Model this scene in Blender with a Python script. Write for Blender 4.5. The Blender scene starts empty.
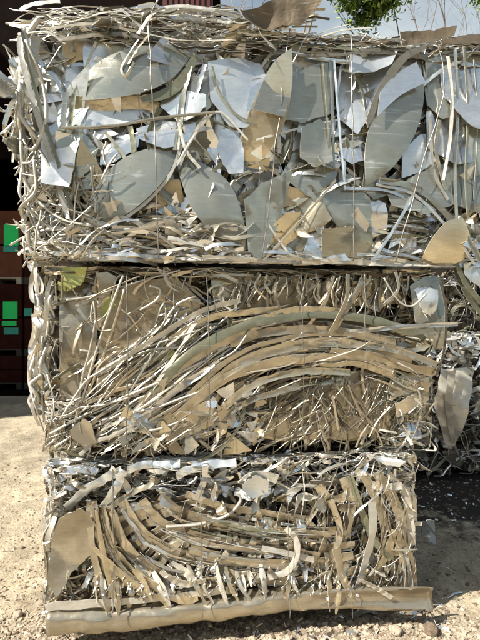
import bpy, math, random
from mathutils import Vector, Matrix, noise, Euler
R = math.radians
rnd = random.Random(7)
S = bpy.context.scene
COL = S.collection

# ------------------------------------------------------------------ camera, sky, sun, exposure
F = 483.0                                   # focal length in photo pixels (480 x 640)
CAMZ = 1.45
cam = bpy.data.cameras.new('camera'); cam.sensor_fit = 'VERTICAL'; cam.angle = 2*math.atan(320/F)
cam.clip_start = .05; cam.clip_end = 3000
co = bpy.data.objects.new('camera', cam); COL.objects.link(co)
co.location = (0, 0, CAMZ); co.rotation_euler = (R(90), 0, 0); S.camera = co

SUN_EL, SUN_AZ = 44.0, 29.0                 # az: degrees in front of the photo plane, from the left
W = bpy.data.worlds.new('World'); S.world = W; W.use_nodes = True
nt = W.node_tree
sk = nt.nodes.new('ShaderNodeTexSky'); sk.sky_type = 'NISHITA'; sk.sun_disc = False
sk.sun_elevation = R(SUN_EL); sk.sun_rotation = R(270 - SUN_AZ); sk.air_density = 1.0; sk.dust_density = 1.2; sk.ozone_density = 1.0
bg = nt.nodes['Background']; bg.inputs[1].default_value = .072
# thin bright cloud over the blue
_tc = nt.nodes.new('ShaderNodeTexCoord'); _cn = nt.nodes.new('ShaderNodeTexNoise'); _cn.inputs['Scale'].default_value = 2.2; _cn.inputs['Detail'].default_value = 7
_cm = nt.nodes.new('ShaderNodeMapping'); _cm.inputs['Scale'].default_value = (1, 1, 2.2); _cm.inputs['Location'].default_value = (.4, .2, .3)
nt.links.new(_tc.outputs['Generated'], _cm.inputs[0]); nt.links.new(_cm.outputs[0], _cn.inputs['Vector'])
_cr = nt.nodes.new('ShaderNodeValToRGB'); _cr.color_ramp.elements[0].position = .44; _cr.color_ramp.elements[0].color = (.03, .03, .03, 1); _cr.color_ramp.elements[1].position = .78; _cr.color_ramp.elements[1].color = (.75, .75, .75, 1)
nt.links.new(_cn.outputs['Fac'], _cr.inputs[0])
_mx = nt.nodes.new('ShaderNodeMix'); _mx.data_type = 'RGBA'; nt.links.new(_cr.outputs[0], _mx.inputs['Factor']); nt.links.new(sk.outputs[0], _mx.inputs['A']); _mx.inputs['B'].default_value = (7.2, 7.6, 8.2, 1)
_wb = nt.nodes.new('ShaderNodeMix'); _wb.data_type = 'RGBA'; _wb.blend_type = 'MULTIPLY'; _wb.inputs['Factor'].default_value = 1; _wb.inputs['B'].default_value = (1.04, 1.02, .88, 1)
nt.links.new(_mx.outputs['Result'], _wb.inputs['A']); nt.links.new(_wb.outputs['Result'], bg.inputs[0])
sl = bpy.data.lights.new('sun', 'SUN'); sl.energy = 5.0; sl.angle = R(.6); sl.color = (1, .95, .86)
so = bpy.data.objects.new('sun', sl); COL.objects.link(so)
sd = Vector((-math.cos(R(SUN_AZ))*math.cos(R(SUN_EL)), -math.sin(R(SUN_AZ))*math.cos(R(SUN_EL)), math.sin(R(SUN_EL))))
so.rotation_euler = sd.to_track_quat('Z', 'Y').to_euler()
S.view_settings.view_transform = 'Standard'; S.view_settings.look = 'None'
S.view_settings.exposure = 1.14; S.view_settings.gamma = 1
S.view_settings.use_curve_mapping = False

# ------------------------------------------------------------------ materials
def newmat(name):
    m = bpy.data.materials.new(name); m.use_nodes = True
    return m, m.node_tree, m.node_tree.nodes['Principled BSDF']
def N(nt, t, **kw):
    n = nt.nodes.new(t)
    for k, v in kw.items(): setattr(n, k, v)
    return n
def ramp(nt, src, stops):
    r = N(nt, 'ShaderNodeValToRGB'); nt.links.new(src, r.inputs[0])
    e = r.color_ramp.elements
    while len(e) < len(stops): e.new(.5)
    for i, (p, c) in enumerate(stops):
        e[i].position = p; e[i].color = (*c, 1) if len(c) == 3 else c
    return r
def g3(v): return (v, v, v)
MATS = {}
def metal(name, base, metallic, rough, bump=.25, var=.35, dirt=.3, dcol=(.16, .12, .075), scuff=.2):
    """scrap metal: every piece has its own tint, with scratches, smudges and dents"""
    m, t, b = newmat(name); L = t.links.new
    at = N(t, 'ShaderNodeAttribute', attribute_name='tint')
    tc = N(t, 'ShaderNodeTexCoord')
    sm = N(t, 'ShaderNodeTexNoise'); sm.inputs['Scale'].default_value = 9; sm.inputs['Detail'].default_value = 6
    L(tc.outputs['Object'], sm.inputs['Vector'])
    mp = N(t, 'ShaderNodeMapping'); mp.inputs['Scale'].default_value = (20, 30, 90); mp.inputs['Rotation'].default_value = (.1, .9, .2)
    L(tc.outputs['Object'], mp.inputs[0])
    sc = N(t, 'ShaderNodeTexNoise'); sc.inputs['Scale'].default_value = 1; sc.inputs['Detail'].default_value = 3
    L(mp.outputs[0], sc.inputs['Vector'])
    tr = ramp(t, at.outputs['Fac'], [(0, g3(1-var)), (.5, g3(1)), (1, g3(1+var*.5))])
    mx = N(t, 'ShaderNodeMix', data_type='RGBA', blend_type='MULTIPLY'); mx.inputs['Factor'].default_value = 1
    mx.inputs['A'].default_value = (*base, 1); L(tr.outputs[0], mx.inputs['B'])
    dr = ramp(t, sm.outputs['Fac'], [(.47, g3(0)), (.72, g3(dirt))])
    md = N(t, 'ShaderNodeMix', data_type='RGBA'); L(dr.outputs[0], md.inputs['Factor']); L(mx.outputs['Result'], md.inputs['A'])
    md.inputs['B'].default_value = (*dcol, 1)
    sr = ramp(t, sc.outputs['Fac'], [(.3, g3(.93)), (.5, g3(1)), (.68, g3(1.05))])
    ms = N(t, 'ShaderNodeMix', data_type='RGBA', blend_type='MULTIPLY'); ms.inputs['Factor'].default_value = 1
    L(md.outputs['Result'], ms.inputs['A']); L(sr.outputs[0], ms.inputs['B'])
    # long bare scratches and scuffs, each with its own direction
    fin = ms.outputs['Result']
    for rot, scl, th_ in (((.3, .6, .2), (3, 9, 70), .66), ((1.2, 2.0, .5), (5, 60, 9), .68)):
        m2 = N(t, 'ShaderNodeMapping'); m2.inputs['Scale'].default_value = scl; m2.inputs['Rotation'].default_value = rot; L(tc.outputs['Object'], m2.inputs[0])
        n2 = N(t, 'ShaderNodeTexNoise'); n2.inputs['Scale'].default_value = 1.5; n2.inputs['Detail'].default_value = 5; L(m2.outputs[0], n2.inputs['Vector'])
        r2 = ramp(t, n2.outputs['Fac'], [(th_-.04, g3(0)), (th_+.05, g3(scuff))])
        x2 = N(t, 'ShaderNodeMix', data_type='RGBA'); L(r2.outputs[0], x2.inputs['Factor']); L(fin, x2.inputs['A']); x2.inputs['B'].default_value = (.72, .71, .68, 1); fin = x2.outputs['Result']
    L(fin, b.inputs['Base Color'])
    b.inputs['Metallic'].default_value = metallic
    rr = ramp(t, sm.outputs['Fac'], [(.3, g3(max(.08, rough-.12))), (.7, g3(rough+.15))]); L(rr.outputs[0], b.inputs['Roughness'])
    bn = N(t, 'ShaderNodeTexNoise'); bn.inputs['Scale'].default_value = 14; bn.inputs['Detail'].default_value = 3
    L(tc.outputs['Object'], bn.inputs['Vector'])
    ad = N(t, 'ShaderNodeMath', operation='MULTIPLY_ADD'); L(sc.outputs['Fac'], ad.inputs[0]); ad.inputs[1].default_value = .03; L(bn.outputs['Fac'], ad.inputs[2])
    bp = N(t, 'ShaderNodeBump'); bp.inputs['Strength'].default_value = bump; bp.inputs['Distance'].default_value = .03
    L(ad.outputs[0], bp.inputs['Height']); L(bp.outputs[0], b.inputs['Normal'])
    MATS[name] = m; return m
metal('silver', (.76, .76, .745), .92, .22, .10, .3, .3)
metal('bright', (.69, .71, .70), .80, .33, .08, .12, .1)
metal('grey',   (.33, .33, .28), .70, .21, .05, .3, .2, scuff=.55)
metal('tan',    (.43, .378, .285), .76, .27, .14, .65, .35, scuff=.2)
metal('gold',   (.57, .50, .36), .80, .28, .12, .4, .3)
metal('olive',  (.22, .22, .15), .5, .38, .2, .3, .3)
metal('white',  (.58, .55, .48), .45, .38, .2, .2, .25)
metal('brown',  (.13, .10, .065), .5, .5, .3, .35, .4)
metal('lime',   (.46, .48, .15), .4, .45, .2, .4, .8, scuff=.8)
metal('dark',   (.10, .09, .075), .6, .5, .4, .4, .3)  # dark metal; in cores and deep fill it stands in for shade
metal('edge',   (.74, .72, .66), .5, .3, .05, .2, .15)
metal('wire',   (.30, .28, .25), .85, .45, .2, .3, .3)
metal('bluegrey', (.06, .08, .10), .2, .45, .1, .2, .2)
metal('red',    (.35, .05, .03), .2, .5, .1, .2, .2)

def simple(name, base, rough=.8, metallic=0, scale=6, var=.25, bump=.2, stretch=(1, 1, 1)):
    m, t, b = newmat(name); L = t.links.new
    tc = N(t, 'ShaderNodeTexCoord'); mp = N(t, 'ShaderNodeMapping'); mp.inputs['Scale'].default_value = stretch
    L(tc.outputs['Object'], mp.inputs[0])
    n = N(t, 'ShaderNodeTexNoise'); n.inputs['Scale'].default_value = scale; n.inputs['Detail'].default_value = 8
    L(mp.outputs[0], n.inputs['Vector'])
    r = ramp(t, n.outputs['Fac'], [(.3, tuple(c*(1-var) for c in base)), (.7, tuple(c*(1+var) for c in base))])
    L(r.outputs[0], b.inputs['Base Color']); b.inputs['Roughness'].default_value = rough; b.inputs['Metallic'].default_value = metallic
    b.inputs['Specular IOR Level'].default_value = .05 if name in ('interior', 'carton_shaded', 'leaf', 'leaf_light') else .4
    bp = N(t, 'ShaderNodeBump'); bp.inputs['Strength'].default_value = bump; bp.inputs['Distance'].default_value = .02
    L(n.outputs['Fac'], bp.inputs['Height']); L(bp.outputs[0], b.inputs['Normal'])
    MATS[name] = m; return m
simple('cladding', (.075, .018, .012), .5, scale=2)
simple('red_steel', (.06, .010, .007), .45, scale=3)
simple('interior', (.006, .0035, .003), 1)  # near-black, the unlit gloom of the warehouse put into the colour
simple('pallet_shaded', (.05, .04, .03), .9)  # pallet wood darkened, shade around the stacks put into the colour
simple('carton', (.11, .035, .014), .85, scale=4, var=.3)
simple('carton_shaded', (.035, .010, .007), .85, scale=4, var=.3)  # shaded copy of carton, the warehouse gloom put into its colour
simple('pallet', (.33, .29, .22), .85, scale=5, stretch=(1, 8, 8))
simple('green_label', (.01, .62, .13), .5, var=.06)
simple('teal_label', (.03, .30, .22), .5, var=.1)
simple('bark', (.13, .10, .075), .9, scale=9, stretch=(1, 1, .3))
simple('bark_pale', (.30, .25, .20), .9, scale=9, stretch=(1, 1, .3))
simple('stone', (.33, .27, .20), .9, scale=30, var=.35, bump=.5)
simple('clod', (.15, .11, .075), .95, scale=40, var=.4, bump=.8)
for nm, c in (('leaf', (.12, .19, .04)), ('leaf_light', (.28, .38, .10)), ('leaf_far', (.07, .085, .035))):
    simple(nm, c, .55, scale=3, var=.35)

def ground_mat():
    m, t, b = newmat('dirt'); L = t.links.new
    tc = N(t, 'ShaderNodeTexCoord')
    def noi(s, d=8, r=.6):
        n = N(t, 'ShaderNodeTexNoise'); n.inputs['Scale'].default_value = s; n.inputs['Detail'].default_value = d; n.inputs['Roughness'].default_value = r
        L(tc.outputs['Object'], n.inputs['Vector']); return n
    big, mid, fine = noi(.9), noi(7), noi(60, 6, .7)
    c1 = ramp(t, mid.outputs['Fac'], [(.3, (.33, .265, .175)), (.52, (.45, .375, .26)), (.75, (.54, .465, .34))])
    c2 = ramp(t, fine.outputs['Fac'], [(.33, g3(.55)), (.5, g3(1)), (.7, g3(1.15))])
    mm = N(t, 'ShaderNodeMix', data_type='RGBA', blend_type='MULTIPLY'); mm.inputs['Factor'].default_value = .9
    L(c1.outputs[0], mm.inputs['A']); L(c2.outputs[0], mm.inputs['B'])
    # shade beside the rear bale, painted into the dirt as a dark patch
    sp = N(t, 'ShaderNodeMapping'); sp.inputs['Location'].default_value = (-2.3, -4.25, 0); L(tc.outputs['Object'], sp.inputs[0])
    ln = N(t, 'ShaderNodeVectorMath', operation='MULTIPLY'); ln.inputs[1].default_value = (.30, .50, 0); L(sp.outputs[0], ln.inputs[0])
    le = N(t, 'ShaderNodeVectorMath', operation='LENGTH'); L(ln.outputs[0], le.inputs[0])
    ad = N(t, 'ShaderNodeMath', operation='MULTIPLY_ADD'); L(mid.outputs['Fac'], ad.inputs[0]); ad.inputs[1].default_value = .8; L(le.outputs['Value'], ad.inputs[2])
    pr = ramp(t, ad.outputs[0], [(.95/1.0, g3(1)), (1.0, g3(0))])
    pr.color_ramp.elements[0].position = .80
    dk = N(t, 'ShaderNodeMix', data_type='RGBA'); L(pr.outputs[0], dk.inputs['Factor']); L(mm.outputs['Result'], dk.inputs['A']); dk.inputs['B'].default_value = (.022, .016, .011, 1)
    # damp darker streaks
    br = ramp(t, big.outputs['Fac'], [(.38, g3(.66)), (.6, g3(1.06))])
    m3 = N(t, 'ShaderNodeMix', data_type='RGBA', blend_type='MULTIPLY'); m3.inputs['Factor'].default_value = 1
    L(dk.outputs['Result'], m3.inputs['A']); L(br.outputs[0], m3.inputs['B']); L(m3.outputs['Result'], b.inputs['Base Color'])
    wv = N(t, 'ShaderNodeTexNoise'); wm = N(t, 'ShaderNodeMapping'); wm.inputs['Scale'].default_value = (2.2, .5, 1); wm.inputs['Rotation'].default_value = (0, 0, .5)
    L(tc.outputs['Object'], wm.inputs[0]); L(wm.outputs[0], wv.inputs['Vector']); wv.inputs['Scale'].default_value = 2.4; wv.inputs['Detail'].default_value = 5
    wr_ = ramp(t, wv.outputs['Fac'], [(.38, g3(.86)), (.6, g3(1.03))]); m4 = N(t, 'ShaderNodeMix', data_type='RGBA', blend_type='MULTIPLY'); m4.inputs['Factor'].default_value = 1
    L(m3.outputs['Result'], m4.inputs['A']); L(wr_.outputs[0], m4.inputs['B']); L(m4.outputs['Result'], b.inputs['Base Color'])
    b.inputs['Roughness'].default_value = .92
    ah = N(t, 'ShaderNodeMath', operation='MULTIPLY_ADD'); L(fine.outputs['Fac'], ah.inputs[0]); ah.inputs[1].default_value = .35; L(mid.outputs['Fac'], ah.inputs[2])
    bp = N(t, 'ShaderNodeBump'); bp.inputs['Strength'].default_value = .8; bp.inputs['Distance'].default_value = .05
    L(ah.outputs[0], bp.inputs['Height']); L(bp.outputs[0], b.inputs['Normal'])
    MATS['dirt'] = m
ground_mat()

# ------------------------------------------------------------------ object helpers
def tag(o, label=None, cat=None, group=None, kind=None):
    if label: o['label'] = label
    if cat: o['category'] = cat
    if group: o['group'] = group
    if kind: o['kind'] = kind
    return o
def empty(name, loc=(0, 0, 0), rz=0):
    o = bpy.data.objects.new(name, None); COL.objects.link(o); o.location = loc; o.rotation_euler = (0, 0, rz); o.empty_display_size = .1
    return o
def mesh_obj(name, verts, faces, mats, parent=None, midx=None, tint=None, smooth=False, loc=None):
    me = bpy.data.meshes.new(name); me.from_pydata(verts, [], faces)
    for mm in (mats if isinstance(mats, (list, tuple)) else [mats]): me.materials.append(MATS[mm])
    if midx: me.polygons.foreach_set('material_index', midx)
    if smooth: me.polygons.foreach_set('use_smooth', [True]*len(faces))
    if tint is not None:
        a = me.attributes.new('tint', 'FLOAT', 'POINT'); a.data.foreach_set('value', tint)
    o = bpy.data.objects.new(name, me); COL.objects.link(o)
    if parent: o.parent = parent
    if loc: o.location = loc
    return o
class MB:
    def __init__(s): s.v, s.f, s.m = [], [], []
    def box(s, a, b, m=0):
        i = len(s.v); (x0, y0, z0), (x1, y1, z1) = a, b
        s.v += [(x0, y0, z0), (x1, y0, z0), (x1, y1, z0), (x0, y1, z0), (x0, y0, z1), (x1, y0, z1), (x1, y1, z1), (x0, y1, z1)]
        for q in ((3, 2, 1, 0), (4, 5, 6, 7), (0, 1, 5, 4), (1, 2, 6, 5), (2, 3, 7, 6), (3, 0, 4, 7)): s.f.append(tuple(i+k for k in q)); s.m.append(m)
    def build(s, name, mats, parent=None, **kw): return mesh_obj(name, s.v, s.f, mats, parent, midx=s.m, **kw)

# ------------------------------------------------------------------ ground
def axis(lo, hi, step, far, grow=1.35):
    a = [lo + i*step for i in range(int(round((hi-lo)/step))+1)]
    s = step
    while a[-1] < far: s *= grow; a.append(a[-1]+s)
    s = step
    while a[0] > -far: s *= grow; a.insert(0, a[0]-s)
    return a
def gz(x, y):
    d = math.hypot(x, y-3)
    k = max(0, 1-max(0, d-4)/6)
    z = .018*noise.noise(Vector((x*1.3, y*1.3, 0))) + .012*noise.noise(Vector((x*6, y*6, 3))) + .007*noise.noise(Vector((x*17, y*17, 5))) + (.010*abs(noise.noise(Vector((x*11, y*11, 8)))) + .006*noise.noise(Vector((x*26, y*26, 2))))*(1 if y < 2.6 else max(.2, 1-(y-2.6)))
    return z*k - .004
xs, ys = axis(-3.6, 3.6, .035, 600), axis(1.2, 5.2, .035, 600)
gv = [(x, y, gz(x, y)) for y in ys for x in xs]
nx = len(xs)
gf = [(j*nx+i, j*nx+i+1, (j+1)*nx+i+1, (j+1)*nx+i) for j in range(len(ys)-1) for i in range(nx-1)]
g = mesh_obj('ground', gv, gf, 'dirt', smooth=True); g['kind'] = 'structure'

# ------------------------------------------------------------------ the stack's own frame: x along the face, y into the bale, z up
YAW = R(7.5); O0 = Vector((0, 2.30, 0))
U = Vector((math.cos(YAW), math.sin(YAW), 0)); WN = Vector((math.sin(YAW), -math.cos(YAW), 0))
def P(px, py, w=0):
    d = Vector(((px-240)/F, 1, (320-py)/F)); t = (O0.dot(WN)+w)/d.dot(WN); p = d*t
    return Vector(((p-O0).dot(U), -w, p.z+CAMZ))
def to_world(v): return O0 + U*v[0] - WN*v[1] + Vector((0, 0, v[2]))

def catmull(pts, n):
    pts = [Vector(p) for p in pts]
    if len(pts) == 2: return [pts[0].lerp(pts[1], i/(n-1)) for i in range(n)]
    P_ = [pts[0]*2-pts[1]] + pts + [pts[-1]*2-pts[-2]]
    out = []; segs = len(pts)-1
    for i in range(n):
        s = i/(n-1)*segs; k = min(int(s), segs-1); t = s-k
        a, b, c, d = P_[k:k+4]
        out.append(.5*((2*b)+(c-a)*t+(2*a-5*b+4*c-d)*t*t+(3*b-a-3*c+d)*t**3))
    return out
def polyres(pts, n):
    pts = [Vector(p) for p in pts]
    if len(pts) == 1: return [pts[0].copy() for _ in range(n)]
    Ls = [0]
    for a, b in zip(pts, pts[1:]): Ls.append(Ls[-1]+(b-a).length)
    out = []; k = 0
    for i in range(n):
        s = Ls[-1]*i/(n-1)
        while k < len(pts)-2 and Ls[k+1] < s: k += 1
        d = Ls[k+1]-Ls[k]
        out.append(pts[k].lerp(pts[k+1], 0 if d < 1e-9 else min(1, (s-Ls[k])/d)))
    return out

class Bale:
    def __init__(s, uL, uR, v0, v1, depth, front=0.0, ident=0):
        s.uL, s.uR, s.v0, s.v1, s.D, s.fw = uL, uR, v0, v1, depth, front
        s.pieces = []; s.press = True
    def wrap(s, p):
        if not s.press: return p
        x, y, z = p
        if x < s.uL: e = s.uL-x; x = s.uL-.25*e; y += e*.8
        if x > s.uR: e = x-s.uR; x = s.uR+.25*e; y += e*.8
        if z > s.v1: e = z-s.v1; z = s.v1+.2*e; y += e*.8
        if z < s.v0: e = s.v0-z; z = s.v0-.2*e; y += e*.8
        return Vector((x, y, z))
    def add(s, kind, verts, faces, mat, prio, tint, nmain=None):
        s.pieces.append((kind, verts, faces, mat, prio, tint, len(faces) if nmain is None else nmain))
    # flat strip swept along a curve ; side = direction of its width
    def strip(s, pts, width, mat, roll=0, n=14, th=.0016, prio=0, kind='metal_strip', twist=0, taper=1, wob=0, mapf=None, tint=None, smooth=True, front=True):
        c = catmull(pts, n)
        if wob:
            sd_ = rnd.random()*99
            c = [p+wob*noise.noise_vector(Vector((i*.35, sd_, 0))) for i, p in enumerate(c)]
        if front and mapf is None: c = [s.wrap(p) for p in c]
        V = []; Fc = []
        Wd = Vector((0, -1, 0)); ks = rnd.random()*99; cw = rnd.uniform(-.5, .5)
        for i, p in enumerate(c):
            t = (c[min(i+1, n-1)]-c[max(i-1, 0)]).normalized()
            a = t.cross(Wd)
            if a.length < .05: a = Vector((1, 0, 0))
            a.normalize(); b = a.cross(t).normalized()
            r = roll+twist*(i/(n-1)-.5)+.25*noise.noise(Vector((i*.4, ks, 3)))
            sd2 = a*math.cos(r)+b*math.sin(r); nn = t.cross(sd2).normalized()
            f = i/(n-1)
            hw = width/2*(1 if taper >= 1 else taper+(1-taper)*math.sin(math.pi*min(1, max(0, f))))*(1+.2*noise.noise(Vector((i*.35, ks, 9))))
            rg = nn*hw*(cw*.5+.6*noise.noise(Vector((i*.3, ks, 5))))
            for q in (sd2*hw+nn*th/2, rg+nn*th/2, -sd2*hw+nn*th/2, sd2*hw-nn*th/2, rg-nn*th/2, -sd2*hw-nn*th/2): V.append(p+q)
        m = len(V); V = V+[v.copy() for v in V]
        for i in range(n-1):
            a = i*6; b = a+6
            Fc += [(a, b, b+1, a+1), (a+1, b+1, b+2, a+2), (a+3, a+4, b+4, b+3), (a+4, a+5, b+5, b+4)]
        nmain = len(Fc)
        for i in range(n-1):
            a = i*6; b = a+6
            Fc.append((m+a, m+a+3, m+b+3, m+b)); Fc.append((m+a+2, m+b+2, m+b+5, m+a+5))
        Fc += [(m, m+1, m+4, m+3), (m+1, m+2, m+5, m+4)]; e = 2*m-6; Fc += [(e, e+3, e+4, e+1), (e+1, e+4, e+5, e+2)]
        if mapf: V = [mapf(v) for v in V]
        L = sum((c[i+1]-c[i]).length for i in range(n-1))
        s.add(kind, V, Fc, mat, prio or L*width, rnd.random() if tint is None else tint, nmain)
    def wire(s, pts, rad, mat, n=16, sides=4, prio=0, kind='wire_strand', wob=0, mapf=None, tint=None, front=True):
        c = catmull(pts, n)
        if wob:
            sd_ = rnd.random()*99
            c = [p+wob*noise.noise_vector(Vector((i*.3, sd_, 0))) for i, p in enumerate(c)]
        if front and mapf is None: c = [s.wrap(p) for p in c]
        V = []; Fc = []
        t0 = (c[1]-c[0]).normalized(); a = t0.orthogonal().normalized()
        for i, p in enumerate(c):
            t = (c[min(i+1, n-1)]-c[max(i-1, 0)]).normalized()
            a = (a-t*a.dot(t)).normalized(); b = t.cross(a)
            for k in range(sides):
                th = 2*math.pi*k/sides; V.append(p+rad*(1.25*a*math.cos(th)+.7*b*math.sin(th)))
        for i in range(n-1):
            for k in range(sides):
                k2 = (k+1) % sides; Fc.append((i*sides+k, i*sides+k2, (i+1)*sides+k2, (i+1)*sides+k))
        Fc.append(tuple(range(sides))[::-1]); Fc.append(tuple((n-1)*sides+k for k in range(sides)))
        if mapf: V = [mapf(v) for v in V]
        L = sum((c[i+1]-c[i]).length for i in range(n-1))
        s.add(kind, V, Fc, mat, prio or L*rad*2, rnd.random() if tint is None else tint)
    # sheet between two chains that share their ends' order; pts are (x, y, z)
    def sheet(s, A, B, mat, tilt=(0, 0), bow=0, creases=2, amp=.012, nu=18, nv=8, th=.003, prio=0, kind='metal_sheet', mapf=None, tint=None, smoothc=False, front=True, curl=0):
        if smoothc: A, B = catmull(A, nu), catmull(B, nu)
        else: A, B = polyres(A, nu), polyres(B, nu)
        if not smoothc:
            js = rnd.random()*99
            for ch in (A, B):
                for i in range(1, nu-1): ch[i] = ch[i]+Vector((noise.noise(Vector((i*.6, js, 0))), 0, noise.noise(Vector((i*.6, js, 7)))))*.008
        c = sum(A+B, Vector())/(2*nu)
        ex = max((p-c).length for p in A+B)+1e-6
        cr = []
        for _ in range(creases):
            th_ = rnd.uniform(0, math.pi); cr.append((math.cos(th_), math.sin(th_), rnd.uniform(-.5, .5)*ex, rnd.uniform(-1, 1)*amp/ex*2.0))
        sd_ = rnd.random()*99
        Gd = []
        for i in range(nu):
            for j in range(nv):
                p = A[i].lerp(B[i], j/(nv-1)); du, dv = p.x-c.x, p.z-c.z
                y = p.y - tilt[0]*du + tilt[1]*dv + bow*((du*du+dv*dv)/(ex*ex))
                for (a, b, o_, k) in cr: y += abs(a*du+b*dv-o_)*k
                y += amp*.5*noise.noise(Vector((du*9, dv*9, sd_)))
                q = Vector((p.x, y, p.z))
                if front and mapf is None: q = s.wrap(q)
                Gd.append(q)
        off = Vector((0, th, 0)); m = nu*nv
        V = Gd+[q+off for q in Gd]; Fc = []
        for i in range(nu-1):
            for j in range(nv-1):
                a = i*nv+j; b = a+nv
                Fc.append((a, b, b+1, a+1)); Fc.append((m+a, m+a+1, m+b+1, m+b))
        rim = [i*nv for i in range(nu)]+[(nu-1)*nv+j for j in range(1, nv)]+[i*nv+nv-1 for i in range(nu-2, -1, -1)]+[j for j in range(nv-2, 0, -1)]
        k0 = len(V); V += [V[r].copy() for r in rim]+[V[r+m].copy() for r in rim]; nr = len(rim)
        nmain = len(Fc)
        for k in range(nr):
            k2 = (k+1) % nr; Fc.append((k0+k, k0+nr+k, k0+nr+k2, k0+k2))
        if mapf: V = [mapf(v) for v in V]
        s.add(kind, V, Fc, mat, prio or ex*ex*.5, rnd.random() if tint is None else tint, nmain)
    # pixel-traced versions
    def pstrip(s, px, wpx, mat, w=.02, roll=0, bulge=0, **k):
        n = len(px); pts = []
        for i, q in enumerate(px):
            ww = q[2] if len(q) > 2 else w
            pts.append(P(q[0], q[1], s.fw+ww+bulge*math.sin(math.pi*i/max(1, n-1))))
        k.setdefault('prio', 5+len(px)); k.setdefault('n', 8+5*n)
        s.strip(pts, wpx*.0047, mat, roll, **k)
    def pwire(s, px, rpx, mat, w=.03, **k):
        pts = [P(q[0], q[1], s.fw+(q[2] if len(q) > 2 else w)) for q in px]
        k.setdefault('prio', 5+len(px)); k.setdefault('n', 8+6*len(px))
        s.wire(pts, rpx*.0047/2, mat, **k)
    def psheet(s, A, B, mat, w=.0, **k):
        if k.get('smoothc'): w += .014; k['bow'] = k.get('bow', 0)*2.2
        f = lambda q: P(q[0], q[1], s.fw+(q[2] if len(q) > 2 else w))
        k.setdefault('prio', 20)
        s.sheet([f(q) for q in A], [f(q) for q in B], mat, **k)
    # random fill of a pixel rectangle of the front face (or of another face through mapf with metric bounds)
    def fill(s, rect, n, mats, kind='strip', L=(.06, .2), wd=(.006, .02), ang=(0, 30), w=(-.1, .01), curv=1.5, roll=50, wob=.004, mapf=None, angf=None, metric=False, amp=.012, keep=None):
        names = [m for m, k in mats]; wts = [k for m, k in mats]
        for _ in range(n):
            a_, b_ = rnd.uniform(rect[0], rect[2]), rnd.uniform(rect[1], rect[3])
            if keep and not keep(a_, b_): continue
            ww = rnd.uniform(*w)
            if metric: c = Vector((a_, -ww, b_))
            else: c = P(a_, b_, s.fw+ww)
            an = R(rnd.gauss(angf(a_, b_) if angf else ang[0], ang[1]))
            le = rnd.uniform(*L)*rnd.uniform(.6, 1.2); wi = rnd.uniform(*wd); m = rnd.choices(names, wts)[0]
            if kind == 'lens':
                t = Vector((math.cos(an), 0, math.sin(an))); u2 = Vector((-t.z, 0, t.x)); h = le*rnd.uniform(.12, .34); h2 = le*rnd.choice((0, .05, .12, -.1)); e = le/2
                A = [c-t*e, c-t*e*.5+u2*h*.78, c+u2*h, c+t*e*.5+u2*h*.78, c+t*e]; B = [c-t*e, c-t*e*.5-u2*h2*.78, c-u2*h2, c+t*e*.5-u2*h2*.78, c+t*e]
                s.sheet(A, B, m, tilt=(rnd.uniform(-.35, .35), rnd.uniform(-.3, .45)), bow=rnd.uniform(-.03, .03), creases=rnd.choice((0, 1, 1, 2)), amp=amp, nu=18, nv=6, smoothc=True, mapf=mapf, kind='offcut', prio=le*h*(1+3*(ww-w[0])))
                continue
            if kind == 'sheet':
                t = Vector((math.cos(an), 0, math.sin(an))); u2 = Vector((-t.z, 0, t.x)); k = rnd.randint(3, 5)
                h = rnd.uniform(.35, .9)*le/2; sk_ = rnd.uniform(-.4, .4)*le
                A = [c-t*le/2, c+u2*h*rnd.uniform(.3, 1)-t*le*.2+t*sk_*.3, c+u2*h*rnd.uniform(0, .8)+t*le*.25, c+t*le/2]
                B = [c-t*le/2*rnd.uniform(.8, 1), c-u2*h*rnd.uniform(.1, 1)-t*le*.15, c-u2*h*rnd.uniform(.1, .9)+t*le*.3, c+t*le/2]
                tl = (rnd.uniform(-.5, .5), rnd.uniform(-.6, .6))
                s.sheet(A, B, m, tilt=tl, bow=rnd.uniform(-.02, .02), creases=rnd.randint(1, 4), amp=amp*rnd.uniform(.6, 1.6), nu=9, nv=5, mapf=mapf, kind='offcut', prio=le*h*(1+3*(ww-w[0])))
                continue
            cv = rnd.gauss(0, curv); n_ = 5; pts = []; a = an-cv*le/2; p = Vector((0, 0, 0)); st = le/(n_-1)
            for i in range(n_):
                pts.append(p.copy()); p += Vector((math.cos(a), 0, math.sin(a)))*st; a += cv*st+rnd.gauss(0, .12)
            mid = pts[n_//2]; bul = rnd.uniform(-.02, .03); tl = rnd.uniform(-.25, .25)
            pts = [c+q-mid+Vector((0, -bul*math.sin(math.pi*i/(n_-1))+tl*(i-2)*st*.5, 0)) for i, q in enumerate(pts)]
            if kind == 'wire': s.wire(pts, wi/2, m, n=12, sides=4, wob=wob*1.8, mapf=mapf, prio=le*wi)
            else: s.strip(pts, wi, m, roll=R(rnd.gauss(0, roll)), twist=rnd.gauss(0, .7), n=11, wob=wob, taper=rnd.choice((1, 1, .4, .2)), mapf=mapf, prio=le*wi*(1+4*(ww-w[0])))
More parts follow.
